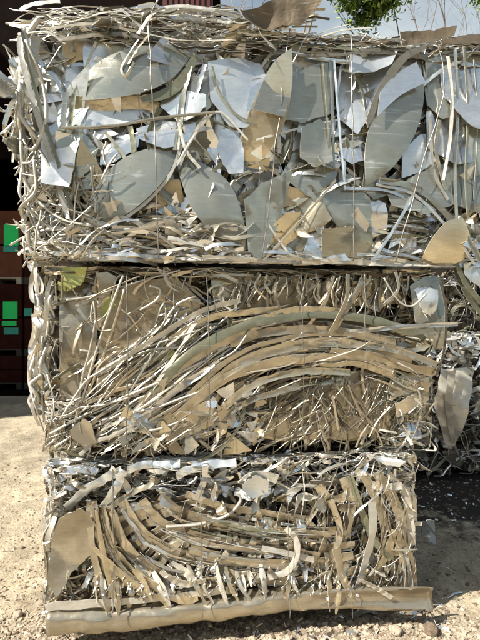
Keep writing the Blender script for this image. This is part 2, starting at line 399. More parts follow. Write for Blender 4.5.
    def finish(s, name, label, cat, group, corelab=None, world=None, core='dark'):
        uc = (s.uL+s.uR)/2
        org = Vector((uc, s.D/2, s.v0))
        if world: root = empty(name, *world)
        else: root = empty(name, to_world(org), YAW)
        tag(root, label, cat, group)
        # the pressed core everything is bound to; its dark colour stands for shaded gaps
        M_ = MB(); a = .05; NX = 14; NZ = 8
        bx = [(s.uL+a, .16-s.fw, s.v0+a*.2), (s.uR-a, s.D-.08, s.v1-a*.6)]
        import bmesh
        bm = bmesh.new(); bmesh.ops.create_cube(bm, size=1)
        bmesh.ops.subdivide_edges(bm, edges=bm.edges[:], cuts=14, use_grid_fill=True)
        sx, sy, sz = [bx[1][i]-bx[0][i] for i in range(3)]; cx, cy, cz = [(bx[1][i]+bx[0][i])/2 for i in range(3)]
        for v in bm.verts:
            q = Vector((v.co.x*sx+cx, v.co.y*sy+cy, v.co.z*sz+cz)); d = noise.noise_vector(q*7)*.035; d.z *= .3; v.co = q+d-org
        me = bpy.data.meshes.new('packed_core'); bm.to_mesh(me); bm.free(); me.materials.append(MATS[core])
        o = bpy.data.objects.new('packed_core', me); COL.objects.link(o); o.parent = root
        byk = {}
        for p in s.pieces: byk.setdefault(p[0], []).append(p)
        for kind, lst in byk.items():
            lst.sort(key=lambda p: -p[4])
            for p in lst[:98]:
                mesh_obj(kind, [v-org for v in p[1]], p[2], [p[3], 'edge'] if p[6] < len(p[2]) else p[3], root, midx=[0]*p[6]+[1]*(len(p[2])-p[6]), tint=[p[5]]*len(p[1]), smooth=True)
            rest = lst[98:]
            if rest:
                V, Fc, mi, tn, mats = [], [], [], [], ['edge']
                for p in rest:
                    if p[3] not in mats: mats.append(p[3])
                    b = len(V); V += [v-org for v in p[1]]; k = mats.index(p[3])
                    Fc += [tuple(b+i for i in f) for f in p[2]]; mi += [k]*p[6]+[0]*(len(p[2])-p[6]); tn += [p[5]]*len(p[1])
                o = mesh_obj(kind, V, Fc, mats, root, midx=mi, tint=tn, smooth=True); o['kind'] = 'stuff'
        return root
    def other_faces(s, dens, mats, faces='LRTB', wires=('white', 'silver')):
        """pieces on the sides the camera only grazes"""
        D, H, Wd = s.D, s.v1-s.v0, s.uR-s.uL
        wm = [(w_, 1) for w_ in wires]
        def go(mapf, a, b, n):
            s.fill((a[0], b[0], a[1], b[1]), n, mats, 'strip', L=(.1, .35), wd=(.01, .035), ang=(0, 60), w=(-.07, .015), mapf=mapf, metric=True)
            s.fill((a[0], b[0], a[1], b[1]), n//2, mats, 'sheet', L=(.1, .25), ang=(0, 60), w=(-.07, .0), mapf=mapf, metric=True)
            s.fill((a[0], b[0], a[1], b[1]), n//3, wm, 'wire', L=(.2, .5), wd=(.003, .006), ang=(0, 50), w=(-.03, .02), mapf=mapf, metric=True, curv=4)
        if 'L' in faces: go(lambda v: Vector((s.uL+v.y+.0, v.x, v.z)), (0.02, D), (s.v0+.03, s.v1-.03), int(dens*D*H))
        if 'R' in faces: go(lambda v: Vector((s.uR-v.y-.0, v.x, v.z)), (0.02, D), (s.v0+.03, s.v1-.03), int(dens*D*H))
        if 'T' in faces: go(lambda v: Vector((v.x, v.z, s.v1-v.y)), (s.uL+.04, s.uR-.04), (.0, D), int(dens*D*Wd))
        if 'B' in faces: go(lambda v: Vector((v.x, s.D-v.y*-1, v.z)), (s.uL+.04, s.uR-.04), (s.v0+.04, s.v1-.04), int(dens*H*Wd))

GRP = 'strapped bales of scrap metal'
exec_parts = []

# ================================================================== TOP BALE
rnd.seed(21)
t = Bale(P(26, 150).x, 1.36, P(100, 262).z+.012, P(100, 26).z, 1.05, .03)
TZ = t.v1
# deep fill
t.fill((30, 30, 500, 255), 190, [('silver', 4), ('grey', 4), ('bright', 3), ('dark', 1.5), ('tan', 1.5), ('gold', 1)], 'sheet', L=(.12, .34), ang=(50, 60), w=(-.17, -.03), amp=.03)
t.fill((30, 30, 500, 255), 200, [('silver', 4), ('grey', 2), ('bright', 2), ('olive', 2), ('tan', 2)], 'strip', L=(.15, .5), wd=(.008, .04), ang=(75, 35), w=(-.08, -.01))
t.fill((28, 38, 500, 250), 60, [('white', 2), ('silver', 3)], 'wire', L=(.2, .6), wd=(.003, .006), ang=(70, 30), w=(-.04, .03), curv=1.5)
t.fill((30, 30, 500, 258), 130, [('silver', 4), ('grey', 2), ('olive', 2), ('tan', 2), ('white', 1)], 'strip', L=(.08, .3), wd=(.006, .024), ang=(60, 50), w=(-.11, -.01), curv=3)
t.fill((30, 30, 500, 258), 110, [('silver', 4), ('grey', 3), ('bright', 3), ('gold', 1)], 'sheet', L=(.1, .28), ang=(60, 60), w=(-.09, -.015), amp=.02)
TM = [('silver', 4), ('grey', 5), ('bright', 4), ('tan', 1.2), ('gold', .8)]
t.fill((36, 46, 500, 215), 90, TM, 'lens', L=(.2, .42), ang=(70, 60), w=(-.06, .0), amp=.006)
t.fill((36, 46, 500, 215), 130, TM, 'sheet', L=(.12, .26), ang=(60, 60), w=(-.05, .005), amp=.008)
t.fill((240, 165, 500, 262), 70, [('silver', 3), ('grey', 4), ('bright', 1.5), ('tan', 2), ('gold', 2)], 'sheet', L=(.12, .26), ang=(40, 60), w=(-.04, .01), amp=.01)
t.fill((240, 165, 500, 262), 26, [('silver', 3), ('grey', 4), ('tan', 2)], 'lens', L=(.2, .35), ang=(70, 60), w=(-.03, .015), amp=.006)
t.fill((100, 200, 250, 258), 50, [('silver', 3), ('grey', 2), ('tan', 3), ('gold', 2)], 'sheet', L=(.1, .22), ang=(20, 50), w=(-.05, .0), amp=.012)
# traced big sheets (photo pixels)
t.psheet([(35, 62), (60, 48), (100, 46), (130, 60)], [(48, 190), (75, 195), (85, 120), (100, 85)], 'bright', -.02, tilt=(.1, .3), creases=3, amp=.03)
t.psheet([(100, 48), (140, 40), (180, 45), (212, 52)], [(95, 90), (130, 95), (170, 95), (212, 110)], 'silver', -.02, tilt=(-.2, .2), amp=.03)
t.psheet([(67, 94), (92, 62), (130, 45), (170, 39), (195, 44)], [(67, 94), (100, 97), (140, 93), (172, 77), (195, 44)], 'grey', .045, bow=.03, creases=1, amp=.006, nu=34, nv=12, smoothc=True, tint=.62, tilt=(.05, .12))
t.psheet([(140, 98), (165, 88), (182, 72), (194, 52)], [(143, 103), (168, 98), (188, 82), (197, 60)], 'olive', .03, amp=.003, smoothc=True, tint=.2)  # dark olive sheet drawn as the shadow under the half-moon edge
t.psheet([(70, 98), (150, 98), (160, 105)], [(68, 128), (120, 124), (158, 118)], 'gold', .0, tilt=(0, -.3), amp=.01)
t.psheet([(88, 103), (130, 104), (150, 110)], [(86, 128), (120, 124), (150, 118)], 'bright', .008, tilt=(0, .2), amp=.01)
t.psheet([(158, 85), (185, 80), (212, 66), (246, 92)], [(165, 115), (190, 150), (215, 160), (248, 150)], 'bright', .0, tilt=(.0, .05), creases=3, amp=.025, nu=24, nv=12)
t.psheet([(208, 62), (240, 56), (262, 62), (272, 88)], [(210, 100), (228, 128), (246, 130), (268, 100)], 'bright', .02, tilt=(-.05, .1), creases=1, amp=.01, tint=.9)
t.psheet([(176, 84), (186, 78), (200, 74), (214, 66)], [(178, 112), (192, 118), (206, 112), (216, 100)], 'grey', .02, creases=1, amp=.01, tint=.5)
t.psheet([(136, 128), (160, 120), (196, 122)], [(140, 140), (165, 150), (196, 140)], 'silver', .03, creases=2, amp=.015, tilt=(0, .2), tint=.8)
t.psheet([(174, 120), (196, 112), (214, 118)], [(176, 150), (196, 160), (212, 140)], 'grey', .025, creases=2, amp=.02, tint=.3)
t.pstrip([(212, 66), (220, 92), (236, 114), (256, 124)], 2, 'olive', .045)
t.pstrip([(176, 166), (200, 128), (220, 112), (248, 140)], 2.2, 'white', .05)
t.psheet([(162, 88), (176, 84), (190, 92), (206, 96)], [(160, 104), (178, 122), (192, 120), (206, 108)], 'bright', .04, tilt=(.15, .05), creases=2, amp=.015, tint=.9)
t.psheet([(38, 115), (60, 110), (88, 122)], [(46, 188), (66, 205), (92, 190)], 'grey', .012, tilt=(.1, .1), amp=.015, tint=.5)
t.psheet([(52, 158), (57, 130), (78, 124), (98, 150)], [(52, 160), (66, 183), (84, 172), (98, 150)], 'grey', .03, amp=.006, creases=1, tint=.75)
t.psheet([(66, 180), (82, 168), (96, 156)], [(68, 184), (84, 176), (97, 162)], 'gold', .034, amp=.003)
t.psheet([(82, 222), (92, 190), (118, 160), (150, 146), (180, 143)], [(82, 222), (108, 222), (138, 206), (165, 178), (180, 143)], 'grey', .04, bow=.02, creases=1, amp=.006, nu=34, nv=12, smoothc=True, tint=.7, tilt=(.06, .06))
t.pstrip([(84, 224), (112, 224), (142, 206), (168, 178), (182, 145)], 3.0, 'white', .045, n=30)
t.psheet([(176, 150), (200, 158), (232, 185), (250, 243)], [(180, 175), (192, 208), (216, 236), (246, 248)], 'grey', .045, bow=.02, creases=2, amp=.012, nu=26, nv=10, smoothc=True, tint=.6, tilt=(.0, .1))
t.psheet([(116, 195), (150, 180), (180, 182)], [(118, 222), (150, 232), (190, 222)], 'gold', .0, tilt=(0, -.35), creases=2, amp=.02)
t.psheet([(240, 178), (242, 140), (254, 100), (272, 66), (290, 52)], [(246, 178), (268, 152), (285, 122), (291, 85), (290, 52)], 'gold', .05, bow=.02, creases=1, amp=.006, nu=34, nv=12, smoothc=True, tint=.9, tilt=(.1, -.22))  # gold lower half: warm glow from the ground put into the colour
t.psheet([(253, 110), (262, 84), (274, 64), (290, 52)], [(284, 118), (290, 96), (292, 76), (290, 52)], 'grey', .062, creases=1, amp=.006, nu=24, nv=10, smoothc=True, tint=.3, tilt=(0, .05))
t.psheet([(286, 58), (300, 68), (334, 60)], [(282, 118), (305, 122), (334, 112)], 'grey', .048, creases=1, amp=.006, tint=.45, tilt=(.05, .0))
t.psheet([(250, 88), (270, 76), (286, 72)], [(246, 112), (268, 100), (286, 96)], 'silver', .054, creases=1, amp=.006, tint=.5)
t.psheet([(366, 186), (366, 140), (383, 95), (404, 62), (427, 46)], [(366, 186), (392, 168), (416, 132), (427, 92), (427, 46)], 'grey', .055, bow=.02, creases=1, amp=.006, nu=36, nv=12, smoothc=True, tint=.75, tilt=(-.05, .08))
t.psheet([(380, 92), (396, 74), (418, 60)], [(376, 118), (400, 96), (426, 82)], 'silver', .066, creases=0, amp=.004, nu=20, smoothc=True, tilt=(0, .1))
t.psheet([(366, 120), (378, 88), (400, 56), (425, 44)], [(368, 128), (384, 96), (405, 62), (427, 48)], 'tan', .062, creases=0, amp=.004, smoothc=True, tint=.3)
t.psheet([(336, 62), (365, 55), (400, 58)], [(336, 120), (352, 140), (372, 110)], 'bright', -.01, tilt=(.1, .3), amp=.03)
t.psheet([(300, 86), (330, 90), (366, 85)], [(300, 112), (335, 110), (362, 128)], 'silver', -.02, tilt=(0, .3), amp=.02)
t.psheet([(280, 178), (300, 140), (330, 128), (345, 132)], [(284, 180), (320, 172), (345, 160)], 'grey', .01, creases=2, amp=.012, tint=.8)
t.psheet([(290, 178), (310, 168), (335, 165), (370, 185)], [(290, 182), (318, 205), (350, 240), (374, 262)], 'grey', .035, bow=.01, creases=2, amp=.012, nu=24, nv=10, tint=.55)
t.psheet([(388, 192), (420, 172), (450, 160), (486, 152)], [(392, 205), (424, 215), (452, 205), (486, 215)], 'grey', .05, bow=.02, creases=1, amp=.01, nu=26, nv=10, tint=.6, tilt=(0, .1))
t.psheet([(426, 60), (450, 48), (490, 46)], [(428, 108), (455, 112), (490, 106)], 'grey', .02, creases=2, amp=.015, tint=.8)
t.psheet([(426, 112), (450, 108), (478, 116)], [(426, 150), (452, 168), (478, 160)], 'silver', .02, creases=2, amp=.02)
t.psheet([(424, 266), (432, 240), (446, 222), (462, 218)], [(440, 268), (462, 262), (474, 248), (466, 224)], 'gold', .06, bow=.02, creases=1, amp=.006, nu=24, nv=10, smoothc=True, tilt=(0, -.25))
t.psheet([(378, 196), (400, 200), (440, 205), (478, 222)], [(380, 205), (398, 232), (420, 258), (430, 262)], 'silver', -.01, creases=3, amp=.03, tilt=(0, .3))
t.psheet([(266, 262), (272, 232), (296, 212), (322, 222), (352, 262)], [(266, 264), (290, 264), (320, 265), (340, 265), (352, 265)], 'grey', .025, bow=.02, creases=5, amp=.03, nu=26, nv=10, tilt=(0, -.05), tint=.8)
t.psheet([(270, 182), (300, 190), (322, 205), (330, 220)], [(262, 232), (280, 240), (300, 236), (322, 228)], 'gold', .02, creases=4, amp=.03, nu=24, nv=10, tilt=(0, -.2))
t.psheet([(318, 232), (345, 228), (372, 238)], [(322, 262), (350, 266), (378, 262)], 'grey', .03, creases=3, amp=.02, tilt=(0, -.2))
t.psheet([(244, 200), (262, 184), (292, 172)], [(248, 252), (262, 262), (280, 220)], 'grey', .045, creases=2, amp=.012, tint=.5)
t.psheet([(368, 130), (378, 160), (390, 186)], [(362, 190), (374, 200), (386, 196)], 'grey', .03, creases=1, amp=.01, tint=.2)
t.psheet([(340, 196), (360, 190), (384, 204)], [(345, 222), (366, 240), (388, 232)], 'silver', .02, creases=3, amp=.02, tilt=(.2, -.2))
t.psheet([(300, 118), (326, 116), (345, 122)], [(296, 134), (318, 142), (346, 134)], 'bright', .025, creases=2, amp=.015, tilt=(0, .3))
t.psheet([(350, 55), (372, 52), (398, 50)], [(345, 78), (368, 76), (390, 66)], 'bright', .03, creases=2, amp=.015, tilt=(0, .35))
# thin long bars and edges
for px, wd, m, w in [([(16, 34), (30, 90), (48, 150), (66, 210)], 5, 'white', .055), ([(22, 32), (36, 92), (54, 150), (72, 212)], 3, 'olive', .062),
        ([(62, 128), (110, 126), (160, 118), (215, 112)], 2.6, 'tan', .058), ([(66, 92), (64, 112), (62, 130)], 5, 'grey', .05),
        ([(74, 94), (72, 112), (70, 130)], 4, 'olive', .055), ([(96, 42), (80, 80), (60, 122)], 2, 'white', .02),
        ([(330, 60), (332, 100), (334, 168)], 2.6, 'grey', .052), ([(334, 60), (338, 110), (345, 190)], 2, 'silver', .05), ([(322, 62), (326, 110), (330, 160)], 1.8, 'olive', .06),
        ([(345, 52), (362, 90), (368, 130)], 3, 'olive', .03), ([(455, 48), (458, 110), (455, 170), (458, 240)], 3, 'grey', .06), ([(464, 46), (468, 110), (466, 180), (470, 238)], 2.6, 'olive', .065),
        ([(448, 56), (452, 96), (450, 140), (443, 180)], 3, 'white', .072), ([(474, 60), (478, 120), (474, 200)], 2.2, 'grey', .05), ([(440, 120), (436, 150), (446, 190)], 4, 'gold', .05),
        ([(430, 118), (434, 170), (448, 200)], 3, 'white', .06), ([(286, 52), (330, 60), (388, 66)], 4, 'silver', .03), ([(246, 44), (280, 52), (320, 55), (380, 50)], 5, 'tan', .03),
        ([(345, 140), (356, 160), (372, 166)], 4, 'olive', .03), ([(380, 180), (420, 190), (462, 232), (482, 262)], 6, 'grey', .07), ([(376, 184), (416, 196), (456, 238), (476, 266)], 3, 'bright', .06),
        ([(190, 66), (184, 90), (180, 120), (176, 150)], 6, 'grey', .045), ([(205, 64), (200, 82), (194, 100)], 4, 'silver', .05), ([(262, 262), (296, 226), (336, 180)], 2.4, 'white', .05),
        ([(268, 224), (286, 250), (300, 264)], 2, 'white', .05), ([(256, 140), (300, 128), (346, 118)], 2.2, 'white', .04), ([(372, 262), (396, 226), (418, 186)], 3, 'silver', .055),
        ([(392, 216), (412, 218), (430, 224)], 3, 'olive', .03), ([(388, 236), (408, 236), (430, 240)], 5, 'olive', .02), ([(386, 226), (410, 226), (428, 230)], 4, 'silver', .025),
        ([(344, 188), (392, 192), (430, 216)], 3, 'silver', .05), ([(178, 120), (186, 150), (200, 168)], 3, 'white', .05), ([(206, 116), (190, 140), (180, 165)], 3, 'tan', .05),
        ([(160, 108), (150, 130), (150, 150)], 5, 'olive', .03), ([(105, 132), (120, 150), (128, 165)], 3, 'gold', .03), ([(130, 126), (134, 150), (130, 166)], 5, 'olive', .02)]:
    t.pstrip(px, wd, m, w, roll=R(rnd.uniform(-25, 25)))
for A, B, mt, tl in [([(300, 262), (312, 228), (322, 222)], [(304, 264), (330, 262), (348, 262)], 'silver', (.2, .1)), ([(262, 236), (284, 214), (300, 212)], [(266, 258), (282, 250), (298, 236)], 'gold', (-.2, -.2)), ([(330, 130), (345, 122), (362, 126)], [(334, 150), (350, 166), (366, 160)], 'silver', (0, .2)),
        ([(426, 52), (440, 66), (452, 90)], [(428, 104), (440, 120), (450, 118)], 'grey', (.2, .1)), ([(440, 70), (466, 60), (486, 66)], [(442, 100), (462, 130), (486, 140)], 'silver', (-.1, .15)), ([(446, 130), (470, 122), (488, 130)], [(440, 168), (462, 184), (488, 170)], 'grey', (.1, 0)), ([(404, 150), (420, 134), (440, 132)], [(402, 178), (420, 172), (438, 160)], 'bright', (.1, .1)),
        ([(222, 130), (236, 122), (244, 150)], [(216, 150), (228, 176), (242, 176)], 'silver', (.1, .2)), ([(300, 130), (318, 120), (330, 126)], [(298, 160), (312, 170), (330, 164)], 'grey', (.1, .2)), ([(100, 150), (118, 134), (140, 130)], [(100, 165), (118, 160), (138, 146)], 'silver', (.1, .2))]:
    t.psheet(A, B, mt, rnd.uniform(.02, .04), tilt=tl, creases=2, amp=.015, nu=16, nv=8, tint=rnd.uniform(.5, 1))
# vertical creases behind the middle, their shade put into dark strips
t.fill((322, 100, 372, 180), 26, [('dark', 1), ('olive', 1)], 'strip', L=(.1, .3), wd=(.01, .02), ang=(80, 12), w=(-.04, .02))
t.fill((380, 205, 432, 245), 26, [('olive', 2), ('silver', 2), ('dark', 1)], 'strip', L=(.08, .2), wd=(.008, .018), ang=(0, 20), w=(-.03, .03))
rnd.seed(26)
t.fill((60, 222, 262, 260), 130, [('white', 3), ('gold', 2), ('silver', 3), ('tan', 1.5)], 'strip', L=(.08, .26), wd=(.008, .024), ang=(2, 16), w=(.0, .05), curv=1.5, roll=30)
t.fill((60, 205, 262, 250), 34, [('gold', 2), ('silver', 3), ('white', 1.5)], 'sheet', L=(.07, .15), ang=(10, 40), w=(.0, .035), amp=.012)
# lower edge of the bale: bits pressed flat, running sideways
t.fill((95, 212, 260, 262), 150, [('tan', 3), ('gold', 2), ('white', 2), ('silver', 3), ('olive', 1)], 'strip', L=(.08, .3), wd=(.006, .022), ang=(0, 22), w=(-.04, .035))
t.fill((95, 215, 262, 258), 40, [('gold', 3), ('tan', 2), ('silver', 2), ('white', 1)], 'sheet', L=(.07, .16), ang=(0, 40), w=(-.03, .03), amp=.02)
t.fill((90, 252, 486, 268), 110, [('white', 3), ('silver', 4), ('bright', 2), ('tan', 1)], 'strip', L=(.1, .32), wd=(.008, .02), ang=(-2, 7), w=(-.01, .045), roll=40)
for i in range(7):
    x0 = 90+i*56; y0 = 254+i*2.4
    t.pstrip([(x0, y0+rnd.uniform(-2, 3)), (x0+30, y0+rnd.uniform(-3, 3)), (x0+62, y0+rnd.uniform(-1, 5)), (x0+90, y0+4)], rnd.uniform(3.5, 6), rnd.choice(['white', 'bright', 'silver']), .05, roll=R(rnd.uniform(-30, 30)), twist=.6, wob=.006)
t.fill((260, 225, 380, 262), 36, [('tan', 2), ('silver', 3), ('gold', 2), ('grey', 1)], 'sheet', L=(.06, .18), ang=(20, 60), w=(-.02, .03), amp=.02)
t.fill((150, 150, 380, 225), 26, [('grey', 2), ('silver', 3), ('gold', 1)], 'sheet', L=(.1, .24), ang=(50, 60), w=(-.05, .005), amp=.02)
t.fill((200, 60, 480, 200), 40, [('bright', 2), ('silver', 3), ('white', 1), ('olive', 1)], 'strip', L=(.12, .4), wd=(.008, .022), ang=(65, 40), w=(-.03, .03), curv=1)
# left lower corner: tangle of pale strips and wires
t.fill((32, 176, 110, 262), 120, [('white', 5), ('silver', 2), ('gold', 1), ('tan', 1)], 'strip', L=(.06, .22), wd=(.006, .016), ang=(20, 60), w=(-.08, .05), curv=5)
t.fill((26, 150, 110, 258), 90, [('white', 5), ('tan', 1)], 'wire', L=(.12, .38), wd=(.004, .009), ang=(0, 70), w=(-.05, .07), curv=4)
# left edge: loops hanging out
for px, r in [([(38, 20), (24, 40), (14, 62), (10, 90), (22, 118), (38, 140)], 4), ([(34, 26), (30, 60), (20, 96), (16, 140), (30, 190), (60, 218), (92, 226)], 3.2),
        ([(26, 40), (42, 80), (46, 120), (32, 150), (20, 130), (18, 100)], 3), ([(16, 150), (18, 190), (40, 220), (80, 240)], 2.6), ([(40, 150), (60, 180), (90, 200), (86, 206)], 2.6),
        ([(12, 64), (8, 90), (10, 120), (20, 136)], 3.4), ([(18, 162), (30, 162), (36, 150), (30, 130)], 2.6), ([(10, 218), (24, 204), (36, 190), (34, 160)], 5), ([(22, 204), (32, 214), (40, 236)], 3),
        ([(36, 176), (60, 208), (86, 214)], 2.6), ([(46, 188), (66, 190), (86, 188)], 2.4), ([(34, 244), (50, 240), (70, 226), (84, 210)], 2.6), ([(28, 226), (30, 246), (40, 258), (52, 256)], 3)]:
    t.pwire([(a, b, .02+.04*math.sin(a*.7+b)) for a, b in px], r, 'white')
t.press = False
t.psheet([(0, 96), (10, 88), (26, 96)], [(2, 118), (12, 124), (26, 122)], 'silver', -.04, creases=5, amp=.07, tilt=(.3, .2), mapf=lambda v: v)
t.psheet([(4, 122), (14, 118), (28, 122)], [(8, 146), (16, 156), (28, 150)], 'grey', -.05, creases=5, amp=.07, tilt=(.3, 0), mapf=lambda v: v)
t.psheet([(8, 74), (18, 70), (30, 78)], [(8, 92), (18, 100), (30, 100)], 'bright', -.05, creases=4, amp=.05, tilt=(.3, .2), mapf=lambda v: v)
t.psheet([(10, 62), (18, 56), (34, 62)], [(14, 108), (24, 112), (40, 104)], 'silver', -.03, creases=4, amp=.04, mapf=lambda v: v)
t.psheet([(4, 120), (14, 112), (26, 118)], [(10, 156), (18, 160), (28, 150)], 'brown', -.06, creases=3, amp=.03, mapf=lambda v: v)
t.fill((8, 50, 32, 150), 40, [('silver', 3), ('white', 3), ('olive', 1), ('gold', 1)], 'strip', L=(.08, .26), wd=(.008, .02), ang=(100, 30), w=(-.15, .02), mapf=lambda v: v)
t.fill((22, 150, 40, 256), 60, [('silver', 2), ('white', 4), ('gold', 1)], 'strip', L=(.05, .18), wd=(.006, .016), ang=(90, 50), w=(-.15, .0), mapf=lambda v: v, curv=5)
# top edge: strips lying flat on the bale, seen edge on, drooping over
def ytop(x): return 24+max(0, x-40)*.05
for i in range(420):
    x = rnd.uniform(30, 500); yb = ytop(x)+(rnd.uniform(-16, 20) if x < 235 else rnd.uniform(-3, 22)); w_ = rnd.uniform(-.28, .05); le = rnd.uniform(15, 60); sl_ = rnd.gauss(.02, .14)
    m = rnd.choices(['white', 'tan', 'silver', 'brown', 'olive', 'dark'], [4, 4, 3, 3, 2, 1] if x < 230 else [2, 3, 3, 4, 3, 2])[0]
    pts = [P(x-le/2, yb-le*sl_/2, w_), P(x-le/6, yb+rnd.uniform(-3, 3), w_+.02), P(x+le/6, yb+rnd.uniform(-3, 3), w_+.01), P(x+le/2, yb+le*sl_/2, w_)]
    t.strip(pts, rnd.uniform(.008, .03), m, roll=R(rnd.gauss(60, 30)), n=12, wob=.006, twist=rnd.gauss(0, .5), taper=rnd.choice((1, .4)), mapf=lambda v: v)
for i in range(60):
    x = rnd.uniform(30, 230) if i < 44 else rnd.uniform(230, 480); yb = ytop(x)+(rnd.uniform(-16, 12) if x < 230 else rnd.uniform(-3, 12)); le = rnd.uniform(20, 60)
    t.wire([P(x-le/2, yb+rnd.uniform(-8, 8), .02), P(x, yb+rnd.uniform(-6, 6), .05), P(x+le/2, yb+rnd.uniform(-8, 8), .03)], rnd.uniform(.002, .004), rnd.choice(['white', 'white', 'tan']), n=12, wob=.008, mapf=lambda v: v)
for px, wd, m, w in [([(20, 10), (34, 4), (60, 1)], 6, 'white', -.1), ([(70, 22), (110, 12), (150, 16), (186, 34)], 4, 'white', .02), ([(138, 34), (155, 12), (180, 6), (215, 10)], 3.4, 'white', .04), ([(165, 10), (200, 8), (240, 18)], 5, 'tan', .0),
        ([(120, 8), (140, 26), (142, 34)], 4, 'white', .04), ([(40, 30), (90, 24), (140, 32)], 4, 'tan', .03), ([(56, 40), (110, 34), (150, 38)], 5, 'tan', .04), ([(140, 32), (180, 40), (236, 40)], 3.4, 'white', .05),
        ([(240, 36), (290, 34), (340, 42), (400, 44)], 5, 'brown', .02), ([(240, 42), (300, 44), (360, 50)], 4, 'olive', .03), ([(284, 48), (330, 30), (350, 24)], 2.4, 'white', .03), ([(310, 40), (345, 30), (372, 28)], 2, 'white', .01), ([(256, 14), (262, 34), (276, 50)], 5, 'white', .06),
        ([(36, 36), (34, 62), (38, 84)], 8, 'tan', .04), ([(24, 30), (28, 50), (30, 70)], 4, 'white', .05), ([(18, 34), (46, 32), (66, 44)], 4, 'white', .04), ([(134, 62), (126, 76), (122, 66), (138, 40)], 3, 'white', .065), ([(128, 64), (138, 48), (150, 34)], 3.4, 'tan', .07)]:
    t.pstrip([(a, b, w) for a, b in px], wd, m, roll=R(rnd.uniform(10, 60)), mapf=lambda v: v)
for i in range(60):
    x = rnd.uniform(110, 240); y = rnd.uniform(7, 26); le = rnd.uniform(16, 50); sl_ = rnd.gauss(0, .12)
    t.pstrip([(x-le/2, y-sl_*le/2), (x, y+rnd.uniform(-2.5, 2.5)), (x+le/2, y+sl_*le/2)], rnd.uniform(1.3, 3.5), rnd.choice(['white', 'tan', 'white', 'silver', 'brown', 'dark']), rnd.uniform(-.2, .05), roll=R(rnd.gauss(40, 30)), mapf=lambda v: v, prio=.02)
t.psheet([(130, 12), (138, 2), (152, -1), (176, 10)], [(130, 16), (142, 22), (158, 22), (176, 16)], 'gold', -.04, bow=.03, creases=1, amp=.02, mapf=lambda v: v, tilt=(0, .4), nu=22, nv=9)
t.psheet([(236, 28), (250, 22), (270, 10), (290, 12), (318, 4)], [(240, 36), (262, 41), (280, 34), (296, 36), (316, 18)], 'brown', .03, creases=5, amp=.05, mapf=lambda v: v, nu=26, nv=10, tilt=(0, .1), tint=.7)
for i in range(40):
    x = rnd.uniform(232, 316); y = 34-(x-240)*.24+rnd.uniform(-13, 8)
    t.pstrip([(x-12, y+rnd.uniform(-4, 4)), (x, y), (x+14, y+rnd.uniform(-6, 3))], rnd.uniform(1.5, 4), rnd.choice(['tan', 'brown', 'white', 'olive']), .06, roll=R(rnd.uniform(-50, 50)), mapf=lambda v: v, prio=.02)
t.psheet([(244, 14), (270, 6), (300, -2)], [(244, 24), (268, 18), (298, 6)], 'silver', .0, creases=2, amp=.015, mapf=lambda v: v, tilt=(0, .5))
t.psheet([(398, 34), (420, 32), (456, 27)], [(400, 48), (420, 46), (452, 38)], 'brown', .06, creases=3, amp=.02, mapf=lambda v: v, tilt=(0, .1), tint=.8)
t.psheet([(440, 40), (470, 32), (500, 30)], [(440, 46), (470, 44), (500, 48)], 'brown', .03, creases=1, amp=.01, mapf=lambda v: v, tint=.4, tilt=(0, .5))
t.psheet([(352, 48), (400, 44), (440, 50)], [(352, 52), (400, 54), (440, 60)], 'tan', .04, creases=2, amp=.01, mapf=lambda v: v, tilt=(0, .4))
t.psheet([(60, 38), (100, 40), (138, 44)], [(66, 60), (100, 52), (132, 58)], 'gold', .01, creases=3, amp=.02, mapf=lambda v: v, tint=.4, tilt=(0, -.3))
t.press = True
# pale overhanging scraps on the right end
t.fill((440, 200, 500, 262), 40, [('silver', 2), ('tan', 2), ('olive', 1), ('white', 1)], 'sheet', L=(.08, .2), ang=(40, 60), w=(-.03, .04), amp=.02)
t.press = False
t.psheet([(452, 268), (462, 266), (474, 290)], [(456, 280), (468, 300), (484, 320)], 'olive', .0, creases=2, amp=.02, mapf=lambda v: v)
t.psheet([(462, 264), (478, 262), (486, 275)], [(464, 276), (474, 284), (486, 290)], 'bright', .02, creases=2, amp=.02, mapf=lambda v: v)
t.pstrip([(456, 262), (466, 284), (482, 304)], 5, 'olive', .03, mapf=lambda v: v, tint=.1)
t.press = True
rnd.seed(25)
# tie wires round the bale
for x0, x1, x2 in ((148, 152, 158), (290, 282, 262), (433, 444, 396), (352, 352, 354)):
    t.pwire([(x0, 22, .07), (x1, 90, .085), ((x1+x2)/2+1, 170, .085), (x2, 262, .06)], 1.0, 'wire', wob=.008, kind='tie_wire', prio=99)
t.press = False
t.pwire([(302, -14, -.02), (298, 6, .03), (292, 24, .07)], 1.0, 'wire', wob=.008, kind='tie_wire', prio=99, mapf=lambda v: v)
t.press = True
t.other_faces(150, [('silver', 3), ('tan', 2), ('grey', 2), ('white', 1), ('brown', 1)], 'LRT')
t.finish('scrap_bale', 'topmost bale of pressed scrap metal, with big grey half-moon sheets', 'metal bale', GRP)

